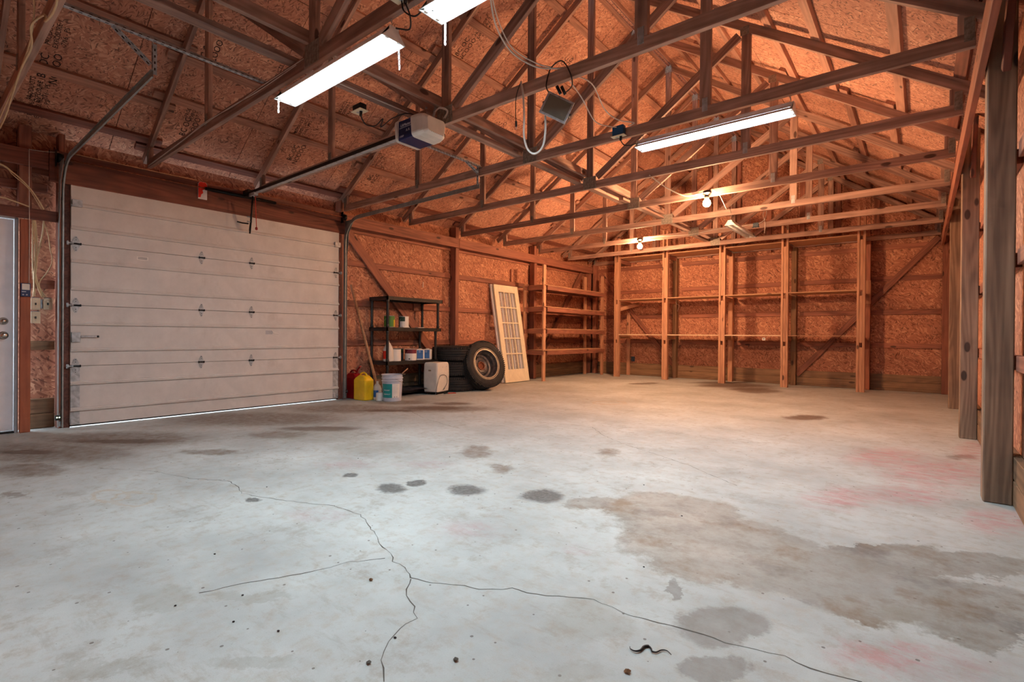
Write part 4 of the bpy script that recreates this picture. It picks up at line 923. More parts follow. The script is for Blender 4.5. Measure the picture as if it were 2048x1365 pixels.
def outlet(name, c, w_, h_, d_, box_m, plate_m, lab, cordpts=None, down=True):
    r = empty(name, c, lab, 'outlet box'); x, y, z = c
    box('box_body', (x-w_/2, y-d_/2, z-h_/2), (x+w_/2, y+d_/2, z+h_/2), M[box_m], r, bev=.003)
    box('cover_plate', (x-w_/2-.012, y-d_/2-.012, z-h_/2-.006), (x+w_/2+.012, y+d_/2+.012, z-h_/2), M[plate_m], r, bev=.002)
    for dx in (-.02, .02): box('socket', (x+dx-.012, y-.012, z-h_/2-.0075), (x+dx+.012, y+.012, z-h_/2-.006), M['grey_plastic'], r)
    if cordpts:
        tube('power_plug', [(x+.02, y, z-h_/2-.005), (x+.02, y-.002, z-h_/2-.045)], .012, M['cord'], r, curve=False)
        tube('power_cord', [(x+.02, y-.002, z-h_/2-.045)]+cordpts, .0045, M['cord'], r)
    return r
outlet('outlet_box', (-2.17, 4.20, 2.845), .11, .09, .05, 'bluebox', 'ivory', 'blue outlet box with ivory cover on the truss left of the right light', [(-2.12,4.21,2.71),(-2.05,4.23,2.70),(-1.99,4.24,2.72)])
outlet('outlet_box', (-3.62, 2.44, 2.835), .11, .05, .06, 'cord', 'ivory', 'ivory covered outlet box hanging above the white door opener', [(-3.62,2.5,2.72),(-3.60,2.58,2.73),(-3.55,2.62,2.79),(-3.60,2.64,2.74),(-3.50,2.68,2.80),(-3.40,2.75,2.84),(-3.36,2.80,2.83)])
outlet('outlet_box', (-2.215, 1.765, 2.845), .12, .06, .06, 'ivory', 'ivory', 'ivory outlet box between the two lit lights at the top left', [(-2.20,1.80,2.72),(-2.24,1.83,2.68),(-2.32,1.83,2.71),(-2.36,1.82,2.725)])
cable('black_cord', [(-2.23,1.765,2.80),(-2.215,1.77,2.74),(-2.16,1.80,2.705),(-2.10,1.81,2.73),(-2.06,1.81,2.76)], .0045, 'cord', 'short black cord curling from the ivory outlet box to the top edge light', 'cord')
outlet('junction_box', (-2.165, 9.08, 2.835), .085, .07, .045, 'slate', 'slate', 'small grey junction box on a far truss beside the unlit light', None)
cable('bulb_wire', [(-2.42,5.43,2.80),(-2.35,5.75,2.72),(-2.28,6.15,2.70),(-2.22,6.5,2.79),(-2.19,6.62,2.84)], .0065, 'cablewhite', 'white wire drooping from the truss in front to the nearer glowing bulb', 'wire')
cable('bulb_wire', [(-2.10,6.66,2.86),(-2.03,6.70,2.78),(-2.03,6.9,2.70),(-2.06,7.1,2.69),(-2.16,7.6,2.80),(-2.26,8.05,2.80)], .004, 'cablewhite', 'white wire running back from the nearer bulb to the unlit light', 'wire')
cable('bulb_wire', [(-4.15,9.08,2.86),(-3.6,9.06,2.82),(-3.2,9.05,2.80),(-2.8,9.06,2.84),(-2.4,9.06,2.84),(-2.2,9.06,2.84)], .005, 'cablewhite', 'long white wire stapled along the truss from the farther bulb to the junction box', 'wire')
cable('bulb_wire', [(-2.12,9.06,2.85),(-2.03,9.06,2.90),(-2.0,9.06,3.02),(-2.03,9.06,3.05),(-2.05,9.06,2.98),(-2.02,9.06,2.84),(-2.03,9.06,2.68)], .0045, 'cablewhite', 'white wire with a small loop right of the grey junction box', 'wire')
# switches on the left wall
def switchbox(y, z, lab):
    r = empty('light_switch', (-6.80, y, z), lab, 'light switch')
    box('back_box', (-6.84, y-.027, z-.05), (-6.804, y+.027, z+.062), M['bluebox'], r)
    sp_ = box('switch_plate', (-6.804, y-.035, z-.058), (-6.797, y+.035, z+.058), M['ivory'], r, bev=.0025)
    box('toggle', (-6.797, y-.005, z-.012), (-6.786, y+.005, z+.010), M['cord'], sp_)
    for dz in (-.03, .03): lathe('plate_screw', [(0,.002),(.003,.0015),(.003,0)], (-6.797, y, z+dz), M['galv'], sp_, seg=8, rot=Matrix.Rotation(math.pi/2, 4, 'Y'))
switchbox(.908, 1.243, 'ivory light switch on the left of the upper pair beside the red post')
switchbox(.998, 1.246, 'ivory light switch on the right of the upper pair beside the red post')
switchbox(.908, 1.108, 'ivory light switch below the pair, lowest of the three')
bk = empty('mounting_strip', (-6.84, .95, 1.24), 'grey steel strip joining the two upper light switches', 'strip')
box('strip', (-6.842, .93, 1.20), (-6.82, .975, 1.29), M['galv'], bk)
dc = empty('door_control', (-6.66, .817, 1.365), 'navy door control with white button on the red post', 'door control')
box('backplate', (-6.66, .782, 1.302), (-6.642, .852, 1.43), M['navy'], dc, bev=.003)
box('push_button', (-6.642, .79, 1.365), (-6.636, .845, 1.424), M['white_plastic'], dc, bev=.003)
box('name_print', (-6.6418, .79, 1.345), (-6.6412, .82, 1.352), M['inklight'], dc)
for yy in (.80, .825): box('small_button', (-6.642, yy-.006, 1.314), (-6.639, yy+.006, 1.326), M['grey_plastic'], dc)
def sensor(y, lab, led):
    r = empty('safety_sensor', (-6.62, y, .12), lab, 'sensor')
    box('sensor_body', (-6.63, y-.03, .095), (-6.59, y+.015, .145), M['cord'], r, bev=.006)
    for dy in (-.018, .0): lathe('indicator', [(0,.003),(.0045,.002),(.005,0)], (-6.59, y+dy, .124), M['led'] if led else M['galv'], r, seg=8, rot=Matrix.Rotation(math.pi/2, 4, 'Y'))
sensor(1.055, 'small sensor with two green lights at the foot of the left track', True)
sensor(4.262, 'small black sensor at the foot of the right track behind the red can', False)
ob = empty('outlet_box', (-5.565, 11.61, .42), 'small blue outlet box low on the back wall beside the short pale post', 'outlet box')
box('box_body', (-5.60, 11.60, .345), (-5.53, 11.645, .46), M['bluebox'], ob, bev=.003); box('cover', (-5.595, 11.592, .35), (-5.535, 11.60, .455), M['slate'], ob)
wc = box('white_card', (-2.455, 10.872, .905), (-2.40, 10.876, .955), M['white_enamel'], None, label='tiny white card fixed under the lower shelf of the back storage', cat='card')
box('card_print', (-2.445, 10.8705, .925), (-2.415, 10.872, .94), M['slate'], wc)
cable('twine', [(-4.45,11.48,1.80),(-4.42,11.47,1.72),(-4.36,11.47,1.68),(-4.38,11.47,1.60),(-4.40,11.47,1.54)], .004, 'cablewhite', 'scrap of white twine hanging on the dark post behind the storage shelves', 'twine')
st = box('wall_sticker', (-6.868, 5.945, 1.80), (-6.867, 5.958, 1.90), M['paper'], None, label='small white strip stuck on the wall sheet above the black shelf rack', cat='sticker')

# ------------------------------------------------------------------ back storage shelving
bs = empty('storage_shelving', (-3.26, 11.2, 0), 'large built-in pale timber shelving with four bays across the back wall', 'shelving')
PL = M['pale']
for (xc, top) in ((-5.645, 3.30), (-4.46, 3.33), (-3.235, 3.30), (-2.07, 3.16), (-.852, 3.32)):
    beam('upright', (xc-.044, 10.925, 0), (xc-.044, 10.925, top), .038, .089, PL, bs, up=(0,1,0))
    beam('upright', (xc+.044, 10.925, 0), (xc+.044, 10.925, top-.02), .038, .089, PL, bs, up=(0,1,0))
    for z0, z1 in ((.0, .80), (.88, 1.72), (1.82, 2.72)):
        beam('filler_piece', (xc, 10.93, z0), (xc, 10.93, z1), .046, .085, PL, bs, up=(0,1,0))
    for z in (.945, 1.765, 2.755):
        beam('shelf_arm', (xc, 10.97, z), (xc, 11.60, z), .038, .089, M['frame'] if z > 2 else PL, bs)
xs = (-5.645, -4.46, -3.235, -2.07, -.852)
for i in range(4):
    x0, x1 = xs[i]+.064, xs[i+1]-.064
    for z, t_ in ((1.000, .02 if i < 3 else .008), (1.822, .020), (2.812, .022)):
        box('shelf_board', (x0, 10.885, z-t_/2), (x1, 11.49, z+t_/2), M['ply'], bs)
        if i < 3 and z < 1.1: box('board_edging', (x0, 10.880, z-t_/2), (x1, 10.885, z+t_/2), M['plyedge'], bs)
    box('shelf_board', (x0, 11.49, .905), (x1, 11.525, .97), M['frame'], bs) if i < 0 else None
beam('corner_strut', (-5.62, 10.97, 1.60), (-5.40, 11.58, 1.76), .036, .09, PL, bs)
# left storage rack along the left wall
ls = empty('storage_rack', (-6.4, 9.95, 0), 'reddish timber rack of four open shelves in the left back corner', 'shelving')
beam('upright', (-6.20, 8.70, 0), (-6.20, 8.70, 2.46), .089, .04, PL, ls, up=(1,0,0))
beam('upright', (-6.62, 8.585, 0), (-6.62, 8.585, 2.07), .089, .04, PL, ls, up=(1,0,0))
beam('upright', (-6.20, 11.20, 0), (-6.20, 11.20, 2.45), .089, .04, PL, ls, up=(1,0,0))
beam('upright', (-6.62, 11.08, 0), (-6.62, 11.08, 2.45), .089, .04, PL, ls, up=(1,0,0))
for z in (.60, 1.055, 1.52, 1.98):
    beam('front_rail', (-6.165, 8.76, z), (-6.165, 11.24, z), .034, .095, F, ls)
    beam('back_rail', (-6.60, 8.545, z), (-6.60, 11.15, z), .034, .095, F, ls)
    beam('side_rail', (-6.60, 8.66, z), (-6.18, 8.66, z), .034, .095, F, ls)
    beam('side_rail', (-6.60, 11.18, z), (-6.18, 11.18, z), .034, .095, F, ls)
    box('shelf_board', (-6.58, 8.68, z+.048), (-6.15, 11.20, z+.060), M['ply'], ls)
    # curved cut blocks behind, near the corner
    prism('cut_block', [(11.30, z+.12), (11.45, z+.12), (11.45, z+.36), (11.30, z+.36), (11.33, z+.30), (11.35, z+.24), (11.33, z+.18)], -6.74, -6.70, 'x', F, ls)

# ------------------------------------------------------------------ black plastic rack
br = empty('plastic_rack', (-6.57, 5.37, 0), 'black plastic shelf rack holding paint cans beside the garage door', 'shelf rack')
bx0, bx1, by0, by1 = -6.82, -6.36, 4.80, 5.92
zs = [.06, .515, 1.045, 1.525]
for i, z in enumerate(zs):
    y1_ = by1 + (.03 if i == 3 else .0) - (.08 if i == 1 else 0)*.5
    bm = bmesh.new(); cx, cy = (bx0+bx1)/2, (by0+y1_)/2
    for a, b in (((bx0, by0, z-.025), (bx0+.02, y1_, z+.03)), ((bx1-.02, by0, z-.025), (bx1, y1_, z+.03)), ((bx0, by0, z-.025), (bx1, by0+.02, z+.03)), ((bx0, y1_-.02, z-.025), (bx1, y1_, z+.03))):
        bbox(bm, Vector(a)-Vector((cx, cy, z)), Vector(b)-Vector((cx, cy, z)))
    n = 9
    for j in range(n):
        xx = bx0+.02+(bx1-bx0-.04)*(j+.5)/n
        bbox(bm, (xx-.018-cx, by0-cy, .018), (xx+.018-cx, y1_-cy, .028))
    for j in range(5):
        yy = by0+(y1_-by0)*(j+.5)/5; bbox(bm, (bx0-cx, yy-.01-cy, .0), (bx1-cx, yy+.01-cy, .018))
    obj('shelf_deck', bm, M['black'], br, Matrix.Translation((cx, cy, z)))
for i in range(3):
    z0, z1 = zs[i]+.03, zs[i+1]-.025
    for (x, y) in ((bx0+.03, by0+.03), (bx1-.03, by0+.03), (bx0+.03, by1-.05), (bx1-.03, by1-.05)):
        lean = (.06 if (i == 2 and y > 5.5) else (.03 if y > 5.5 else .0))
        yy = y - (.05 if i < 2 and y > 5.5 else 0)
        lathe('leg', [(0,0),(.024,0),(.027,.02),(.022,.05),(.022,z1-z0-.05),(.027,z1-z0-.02),(.024,z1-z0),(0,z1-z0)], (x, yy, z0), M['black'], br, seg=14)
for (x, y) in ((bx0+.03, by0+.03), (bx1-.03, by0+.03), (bx0+.03, by1-.08), (bx1-.03, by1-.08)):
    lathe('foot', [(0,0),(.022,0),(.022,.036),(0,.036)], (x, y, 0), M['black'], br, seg=14)

def can(loc, r, h, lab, mats, bands, handle=True, lidm='tin', rz=0.0):
    """bands: (z0, z1, a0, a1, material) wrapped label patches, angles in degrees"""
    root = empty('paint_can', loc, lab, 'paint can', 'paint cans on the black rack'); x, y, z = loc
    cb_ = lathe('can_body', [(0,0),(r*.96,0),(r,.004),(r,h-.006),(r*1.02,h-.003),(r*1.02,h),(r*.90,h),(r*.90,h-.006)], loc, M[mats], root, seg=28)
    lathe('lid', [(r*.90,0),(r*.88,.003),(r*.80,.003),(r*.78,-.002),(0,-.002)], (x, y, z+h-.004), M[lidm], root, seg=28)
    for (z0, z1, a0, a1, m) in bands:
        bm = bmesh.new(); n = max(3, int((a1-a0)/12)); V = []
        for i in range(n+1):
            a = math.radians(a0+(a1-a0)*i/n+rz)
            V.append((bm.verts.new(((r+.0012)*math.cos(a), (r+.0012)*math.sin(a), z0)), bm.verts.new(((r+.0012)*math.cos(a), (r+.0012)*math.sin(a), z1))))
        for i in range(n): bm.faces.new((V[i][0], V[i+1][0], V[i+1][1], V[i][1]))
        obj('can_label', bm, M[m], cb_, Matrix.Translation(loc))
    if handle:
        tube('bail_handle', [(x+r*math.cos(t)*1.02, y+r*math.sin(t)*1.02, z+h*.78-.05*math.sin(math.pi*j/8)) for j, t in enumerate([math.radians(-70-15*q) for q in range(9)])], .0016, M['tin'], cb_)
    return root
zl = zs[1]+.0305; zm = zs[2]+.0305
can((-6.50, 4.95, zm), .084, .185, 'green labelled paint can on the middle shelf of the black rack', 'tin', [(.01,.175,-150,30,'greenlab'), (.01,.175,-178,-150,'darkgreen'), (.01,.12,12,34,'yellow')])
c2 = can((-6.46, 5.20, zm), .078, .18, 'white paint can with dark green patch beside the green one', 'paper', [(.10,.172,-90,-25,'darkgreen'), (.01,.172,-140,-90,'darkgreen')])
can((-6.46, 5.035, zl), .088, .185, 'plain white paint can beside the white jug on the lower shelf', 'paper', [(.12,.15,-100,-80,'slate')])
can((-6.66, 5.25, zl), .085, .19, 'slate blue paint can half hidden behind two front cans', 'slate', [(.12,.18,-120,30,'darkgreen')], False)
can((-6.46, 5.345, zl), .092, .185, 'white paint can with a wide maroon band on top', 'paper', [(.115,.180,-150,60,'maroon'), (.02,.035,-60,-45,'ink')])
def sqcan(loc, lab, a):
    root = empty('square_can', loc, lab, 'paint can', None); x, y, z = loc
    bm = bmesh.new(); bbox(bm, (-.068,-.068,0), (.068,.068,.178), 0, .014); obj('can_body', bm, M['paper'], root, Matrix.Translation(loc) @ Matrix.Rotation(a, 4, 'Z'))
    o = panel('can_label', Vector(loc)+Matrix.Rotation(a, 3, 'Z') @ Vector((.0692, -.01, .095)), Matrix.Rotation(a, 3, 'Z') @ Vector((0,1,0)), (0,0,1), .10, .14, .001, M['bluelab'], root)
    p_ = Vector(loc)+Matrix.Rotation(a, 3, 'Z') @ Vector((.0700, -.015, .14)); X_ = Matrix.Rotation(a, 3, 'Z') @ Vector((1,0,0))
    bm = bmesh.new(); tube_bm(bm, [(.013*math.cos(t*math.pi/5), .013*math.sin(t*math.pi/5), 0) for t in range(10)], .003, 5, closed=True)
    obj('ring_mark', bm, M['inklight'], root, Matrix.Translation(p_) @ Matrix.Rotation(a, 4, 'Z') @ Matrix.Rotation(math.pi/2, 4, 'Y'))
    lathe('cap', [(0,.012),(.03,.012),(.032,0),(0,0)], (x, y, z+.178), M['white_plastic'], root, seg=16)
sqcan((-6.46, 5.535, zl), 'blue and white square can next to the maroon banded can', -.5)
sqcan((-6.46, 5.705, zl), 'blue and white square can at the right end of the lower shelf', -.85)
jg = empty('white_jug', (-6.44, 4.87, zl), 'white pointed jug with a red label on the lower shelf of the rack', 'jug')
lathe('jug_body', [(0,0),(.070,0),(.078,.01),(.078,.165),(.070,.20),(.035,.275),(.014,.30),(.014,.325),(0,.325)], (-6.44, 4.885, zl), M['white_plastic'], jg, seg=20)
bm = bmesh.new(); V = []
for i in range(11):
    a = math.radians(-165+13*i); V.append((bm.verts.new((.080*math.cos(a), .080*math.sin(a), .04)), bm.verts.new((.080*math.cos(a), .080*math.sin(a), .165))))
for i in range(10): bm.faces.new((V[i][0], V[i+1][0], V[i+1][1], V[i][1]))
obj('jug_label', bm, M['red_paint'], jg, Matrix.Translation((-6.44, 4.885, zl)))
sc1 = box('paper_scrap', (-6.42, 5.12, zm+.001), (-6.36, 5.24, zm+.007), M['paper'], None, label='white paper scrap under the white can on the middle shelf', cat='paper')
sc2 = box('paper_scrap', (-6.44, 5.42, zm+.001), (-6.365, 5.55, zm+.008), M['paper'], None, label='pale paper scrap lying alone on the middle shelf of the rack', cat='paper')

# ------------------------------------------------------------------ things on the floor by the rack
def jerry(loc, ang, mat, lab, s_=1.0, spout=False):
    root = empty('fuel_can', (0,0,0), lab, 'fuel can'); 
    w_, d_, h_ = .135*s_, .085*s_, .30*s_
    bm = bmesh.new(); rings = []
    for (z, a, b) in ((0, .92, .9), (.012, 1, 1), (h_*.5, 1, 1), (h_*.97, 1, 1), (h_*1.08, .86, .8), (h_*1.20, .5, .62)):
        pts = []
        for (sx, sy, a0) in ((1, 1, 0), (-1, 1, 90), (-1, -1, 180), (1, -1, 270)):
            for i in range(4):
                t = math.radians(a0+i*30); pts.append((sx*(w_*a-.03)+.03*math.cos(t), sy*(d_*b-.03)+.03*math.sin(t)))
        rings.append([bm.verts.new((px, py, z)) for px, py in pts])
    for i in range(len(rings)-1):
        for j in range(16): bm.faces.new((rings[i][j], rings[i][(j+1)%16], rings[i+1][(j+1)%16], rings[i+1][j]))
    bm.faces.new(rings[0][::-1]); bm.faces.new(rings[-1])
    obj('can_body', bm, M[mat], root, smooth=False)
    tube('can_grip', [(-w_*.62, 0, h_*1.10), (-w_*.45, 0, h_*1.27), (0, 0, h_*1.33), (w_*.40, 0, h_*1.26), (w_*.55, 0, h_*1.12)], .013, M[mat], root)
    lathe('filler_cap', [(0,.03),(.026,.03),(.028,0),(0,0)], (w_*.50, 0, h_*1.12), M[mat], root, seg=14)
    bm = bmesh.new()
    for zz in (.25, .62): bbox(bm, (-w_*.7, -d_-.002, h_*zz), (w_*.7, -d_+.001, h_*zz+.006))
    obj('moulded_rib', bm, M[mat], root)
    if spout: tube('pour_spout', [(w_*.5, 0, h_*1.2), (w_*.62, 0, h_*1.38), (w_*1.0, 0, h_*1.52)], .013, M[mat], root); lathe('spout_tip', [(0,.02),(.014,.018),(.016,0),(0,0)], (w_*1.0, 0, h_*1.50), M['amber'], root, seg=10)
    root.location = loc; root.rotation_euler = (0, 0, ang); return root
jerry((-6.385, 4.405, 0), .08, 'yellow', 'yellow plastic fuel can standing beside the teal labelled bucket', 1.0)
jerry((-6.672, 4.43, 0), .1, 'red_plastic', 'dark red fuel can with a spout behind the yellow can', 1.05, True)
bk_ = empty('bucket', (-6.0, 4.625, 0), 'white plastic bucket with a teal and white label and black rim grip', 'bucket')
R_ = .150
bb_ = lathe('bucket_body', [(0,0),(R_*.86,0),(R_*.88,.006),(R_*.97,.285),(R_*1.03,.288),(R_*1.03,.296),(R_*.975,.300),(R_*.98,.325),(R_*1.05,.328),(R_*1.05,.336),(R_*.99,.34),(R_*1.0,.375),(R_*1.06,.378),(R_*1.06,.386),(R_*.96,.386),(R_*.95,.30),(R_*.84,.012),(0,.012)], (-6.0, 4.625, 0), M['pail'], bk_, seg=40)
def wrap(name, c, r0, r1, z0, z1, a0, a1, mat, parent, off=.002):
    bm = bmesh.new(); V = []; n = max(2, int(abs(a1-a0)/6))
    for i in range(n+1):
        a = math.radians(a0+(a1-a0)*i/n); V.append((bm.verts.new(((r0+off)*math.cos(a), (r0+off)*math.sin(a), z0)), bm.verts.new(((r1+off)*math.cos(a), (r1+off)*math.sin(a), z1))))
    for i in range(n): bm.faces.new((V[i][0], V[i+1][0], V[i+1][1], V[i][1]))
    return obj(name, bm, mat, parent, Matrix.Translation(c))
cB = (-6.0, 4.625, 0); ra, rb = R_*.90, R_*.955
wrap('teal_label', cB, ra, rb, .055, .255, -105, -38, M['teal_label'], bb_)
wrap('white_label', cB, ra, rb, .055, .255, -38, 8, M['paper'], bb_)
for (z, a0, a1) in ((.165,-92,-50),(.158,-88,-55),(.108,-95,-48),(.10,-90,-52)): wrap('label_print', cB, ra+(rb-ra)*(z-.055)/.2, ra+(rb-ra)*(z-.049)/.2, z, z+.004, a0, a1, M['inklight'], bb_, .0028)
for i in range(9): wrap('label_print', cB, ra+(rb-ra)*(.20-i*.014)/.2, ra+(rb-ra)*(.202-i*.014)/.2, .235-i*.014, .2365-i*.014, -30, 0, M['grey_plastic'], bb_, .0028)
for a0 in (-26, -12): wrap('label_print', cB, ra, ra, .064, .072, a0, a0+5, M['ink'], bb_, .0035)
tube('pail_handle', [(-6.0+R_*1.07*math.cos(math.radians(a)), 4.625+R_*1.07*math.sin(math.radians(a)), .33-.10*math.sin(math.radians((a+20)*180/200))) for a in (-20, 15, 50, 85, 120, 150, 180)], .0022, M['tin'], bk_)
box('rim_grip', (-5.90, 4.70, .37), (-5.86, 4.76, .395), M['black'], bk_, bev=.006)
tube('stir_stick', [(-6.02, 4.70, .30), (-5.98, 4.80, .395), (-5.95, 4.87, .46)], .009, M['pale'], None, curve=False, label='orange tipped wooden stick poking out of the white bucket', cat='stick')
wj = empty('white_jug', (-6.28, 4.60, 0), 'white bottle with a pale blue label squeezed between yellow can and bucket', 'jug')
lathe('jug_body', [(0,0),(.062,0),(.066,.01),(.066,.15),(.050,.20),(.020,.235),(.018,.27),(0,.27)], (-6.27, 4.56, 0), M['white_plastic'], wj, seg=18)
wrap('jug_label', (-6.27, 4.56, 0), .066, .066, .04, .14, -110, -20, M['bluelab'], wj, .001)
wj2 = lathe('plastic_tub', [(0,0),(.045,0),(.05,.01),(.05,.10),(.045,.115),(0,.115)], (-6.13, 4.50, 0), M['paper'], None, seg=18, label='small cream tub tucked against the left side of the bucket', cat='tub')
tube('broom_handle', [(-6.275, 4.615, .015), (-6.80, 4.455, 1.72)], .021, M['handle'], None, curve=False, seg=12, label='long wooden broom handle leaning on the wall behind the bucket', cat='handle')
# dehumidifier on casters
dh = empty('dehumidifier', (0,0,0), 'white upright dehumidifier on small black casters with a looped cord', 'appliance')
bm = bmesh.new()
rings = []
for (z, s_) in ((0, .94), (.03, .97), (.12, 1.0), (.30, 1.0), (.42, .97), (.455, .93), (.47, .86)):
    pts = []
    for (sx, sy, a0) in ((1, 1, 0), (-1, 1, 90), (-1, -1, 180), (1, -1, 270)):
        for i in range(4):
            t = math.radians(a0+i*30); pts.append((sx*(.135*s_-.03)+.03*math.cos(t), sy*(.19*s_-.03)+.03*math.sin(t)))
    rings.append([bm.verts.new((a, b, z+.045)) for a, b in pts])
for i in range(len(rings)-1):
    for j in range(16): bm.faces.new((rings[i][j], rings[i][(j+1)%16], rings[i+1][(j+1)%16], rings[i+1][j]))
bm.faces.new(rings[0][::-1]); bm.faces.new(rings[-1])
obj('casing', bm, M['white_plastic'], dh)
box('base_tray', (-.125, -.18, .028), (.125, .18, .046), M['black'], dh)
for sx in (-1, 1):
    for sy in (-1, 1):
        tube('caster', [(sx*.10-.01, sy*.155, .016), (sx*.10+.01, sy*.155, .016)], .016, M['black'], dh, seg=12, curve=False)
for (y, z) in ((-.03, .44), (.08, .445), (.02, .28), (.15, .34)): lathe('case_screw', [(0,.003),(.006,.002),(.006,0)], (.136, y, z), M['grey_plastic'], dh, seg=8, rot=Matrix.Rotation(math.pi/2, 4, 'Y'))
box('badge', (-.03, -.196, .38), (.02, -.1905, .40), M['chrome'], dh, bev=.002)
tube('power_cord', [(.145, .02, .09), (.15, -.03, .07), (.148, .05, .13), (.146, .10, .20), (.145, .07, .28), (.145, -.02, .315), (.146, -.12, .30), (.15, -.185, .22), (.13, -.205, .10), (.12, -.215, .01)], .004, M['slate'], dh)
dh.location = (-6.19, 5.665, 0); dh.rotation_euler = (0, 0, math.radians(15))
# tyres
TYRE = [(.245, -.085), (.262, -.115), (.31, -.128), (.365, -.125), (.395, -.112), (.415, -.092)]
def tyre_profile():
    p = [(.238, -.09)] + TYRE
    for zc in (-.06, -.02, .02, .06): p += [(.420, zc-.018), (.420, zc+.012), (.408, zc+.014), (.408, zc+.018)]
    p += [(a, -b) for a, b in reversed(TYRE)] + [(.238, .09), (.238, -.09)]
    return p
def tyre(lab, with_wheel, group='old tyres'):
    root = empty('tyre', (0,0,0), lab, 'tyre', group)
    lathe('tyre_casing', tyre_profile(), (0,0,0), M['rubber'], root, seg=64)
    bm = bmesh.new()
    for i in range(72):
        a = 2*math.pi*i/72
        for sg in (-1, 1):
            r_ = bmesh.ops.create_cube(bm, size=1); 
            for v in r_['verts']: v.co = Matrix.Rotation(a+(.02 if sg > 0 else 0), 3, 'Z') @ Vector((.413+v.co.x*.018, v.co.y*.022, sg*.094+v.co.z*.030))
    obj('shoulder_lugs', bm, M['rubber'], root, kind='stuff')
    bm = bmesh.new(); pr = [(.272,.1165),(.274,.1195),(.280,.1205),(.284,.1195)]; lathe_bm(bm, pr, 64); obj('bead_line', bm, M['rimlip'], root) if with_wheel else bm.free()
    if with_wheel:
        lathe('rim', [(.262, .098), (.256, .112), (.244, .110), (.238, .09), (.232, .06), (.215, .03), (.210, -.02), (.212, -.06), (.235, -.085), (.245,-.10), (.238, -.085)], (0,0,0), M['rim'], root, seg=48)
        lathe('rim_lip', [(.263, .104), (.262, .118), (.248, .120), (.243, .112)], (0,0,0), M['rimlip'], root, seg=48)
        wd_ = lathe('wheel_disc', [(.211, -.045), (.18, -.055), (.14, -.035), (.11, -.030), (.075, -.040), (.055, -.060)], (0,0,0), M['rim'], root, seg=40)
        lathe('hub_bore', [(.057, -.058), (.052, -.062), (.0, -.064)], (0,0,0), M['rust'], wd_, seg=24)
        lathe('hub_ring', [(.078,-.036),(.074,-.028),(.060,-.030),(.056,-.056)], (0,0,0), M['rust'], wd_, seg=32)
        for i in range(6):
            a = i*math.pi/3; lathe('lug_hole', [(0,.0015),(.010,.001),(.011,0)], (.093*math.cos(a), .093*math.sin(a), -.0355), M['black'], wd_, seg=10)
        for i in range(8):
            a = i*math.pi/4+.3; bm = bmesh.new(); bbox(bm, (-.016,-.006,-.001), (.016,.006,.001), 0); obj('vent_hole', bm, M['black'], wd_, Matrix.Translation((.162*math.cos(a), .162*math.sin(a), -.0440)) @ Matrix.Rotation(a+math.pi/2, 4, 'Z'))
    return root
for i, (x, y, z, lab) in enumerate(((-6.395, 6.27, .128, 'bottom tyre of the flat stack behind the dehumidifier'), (-6.40, 6.26, .386, 'middle tyre of the flat stack behind the dehumidifier'), (-6.39, 6.28, .644, 'top tyre of the flat stack behind the dehumidifier'))):
    t = tyre(lab, False); t.location = (x, y, z); t.scale = (.93, .93, 1)
t = tyre('large tyre on a rusty steel wheel leaning against the tyre stack', True)
ax = Vector((.89, -.14, .27)).normalized(); xx = Vector((0,0,1)).cross(ax).normalized()
t.matrix_world = frame((-5.975, 6.55, .437), xx, ax.cross(xx))
prism('board_offcut', [(7.10, .70), (7.58, .74), (7.66, .30), (7.14, .30)], -6.80, -6.77, 'x', M['ply'], None, label='pale wooden board offcut standing behind the leaning tyre', cat='board')
# red handled pliers and dark cloth
pr_ = empty('pliers', (-6.0, 5.84, 0), 'red handled pliers lying on the floor beside the dehumidifier', 'pliers')
tube('plier_handle', [(-6.02, 5.77, .008), (-5.99, 5.83, .009), (-5.95, 5.88, .008)], .007, M['amber'], pr_)
tube('plier_handle', [(-6.00, 5.75, .008), (-6.00, 5.82, .009), (-6.0, 5.89, .008)], .007, M['amber'], pr_)
tube('plier_jaw', [(-6.02, 5.76, .008), (-6.05, 5.70, .008)], .006, M['blackmetal'], pr_, curve=False)
bm = bmesh.new(); gx, gy = 16, 26; G_ = []
for i in range(gx+1):
    row = []
    for j in range(gy+1):
        u_, v_ = i/gx, j/gy; x = -6.62+.42*u_+.03*math.sin(9*v_); y = 4.98+.60*v_+.03*math.sin(7*u_)
        z = .010+.022*abs(math.sin(9*u_+4*v_))*abs(math.cos(11*v_+2*u_))*min(1, 6*min(u_, 1-u_, v_, 1-v_))
        row.append(bm.verts.new((x+6.4, y-5.3, z)))
    G_.append(row)
for i in range(gx):
    for j in range(gy): bm.faces.new((G_[i][j], G_[i+1][j], G_[i+1][j+1], G_[i][j+1]))
cl = obj('dark_cloth', bm, M['dirtcloth'], None, Matrix.Translation((-6.4, 5.3, .085)), smooth=True, label='crumpled dark cloth under the lowest shelf of the black rack', cat='cloth')
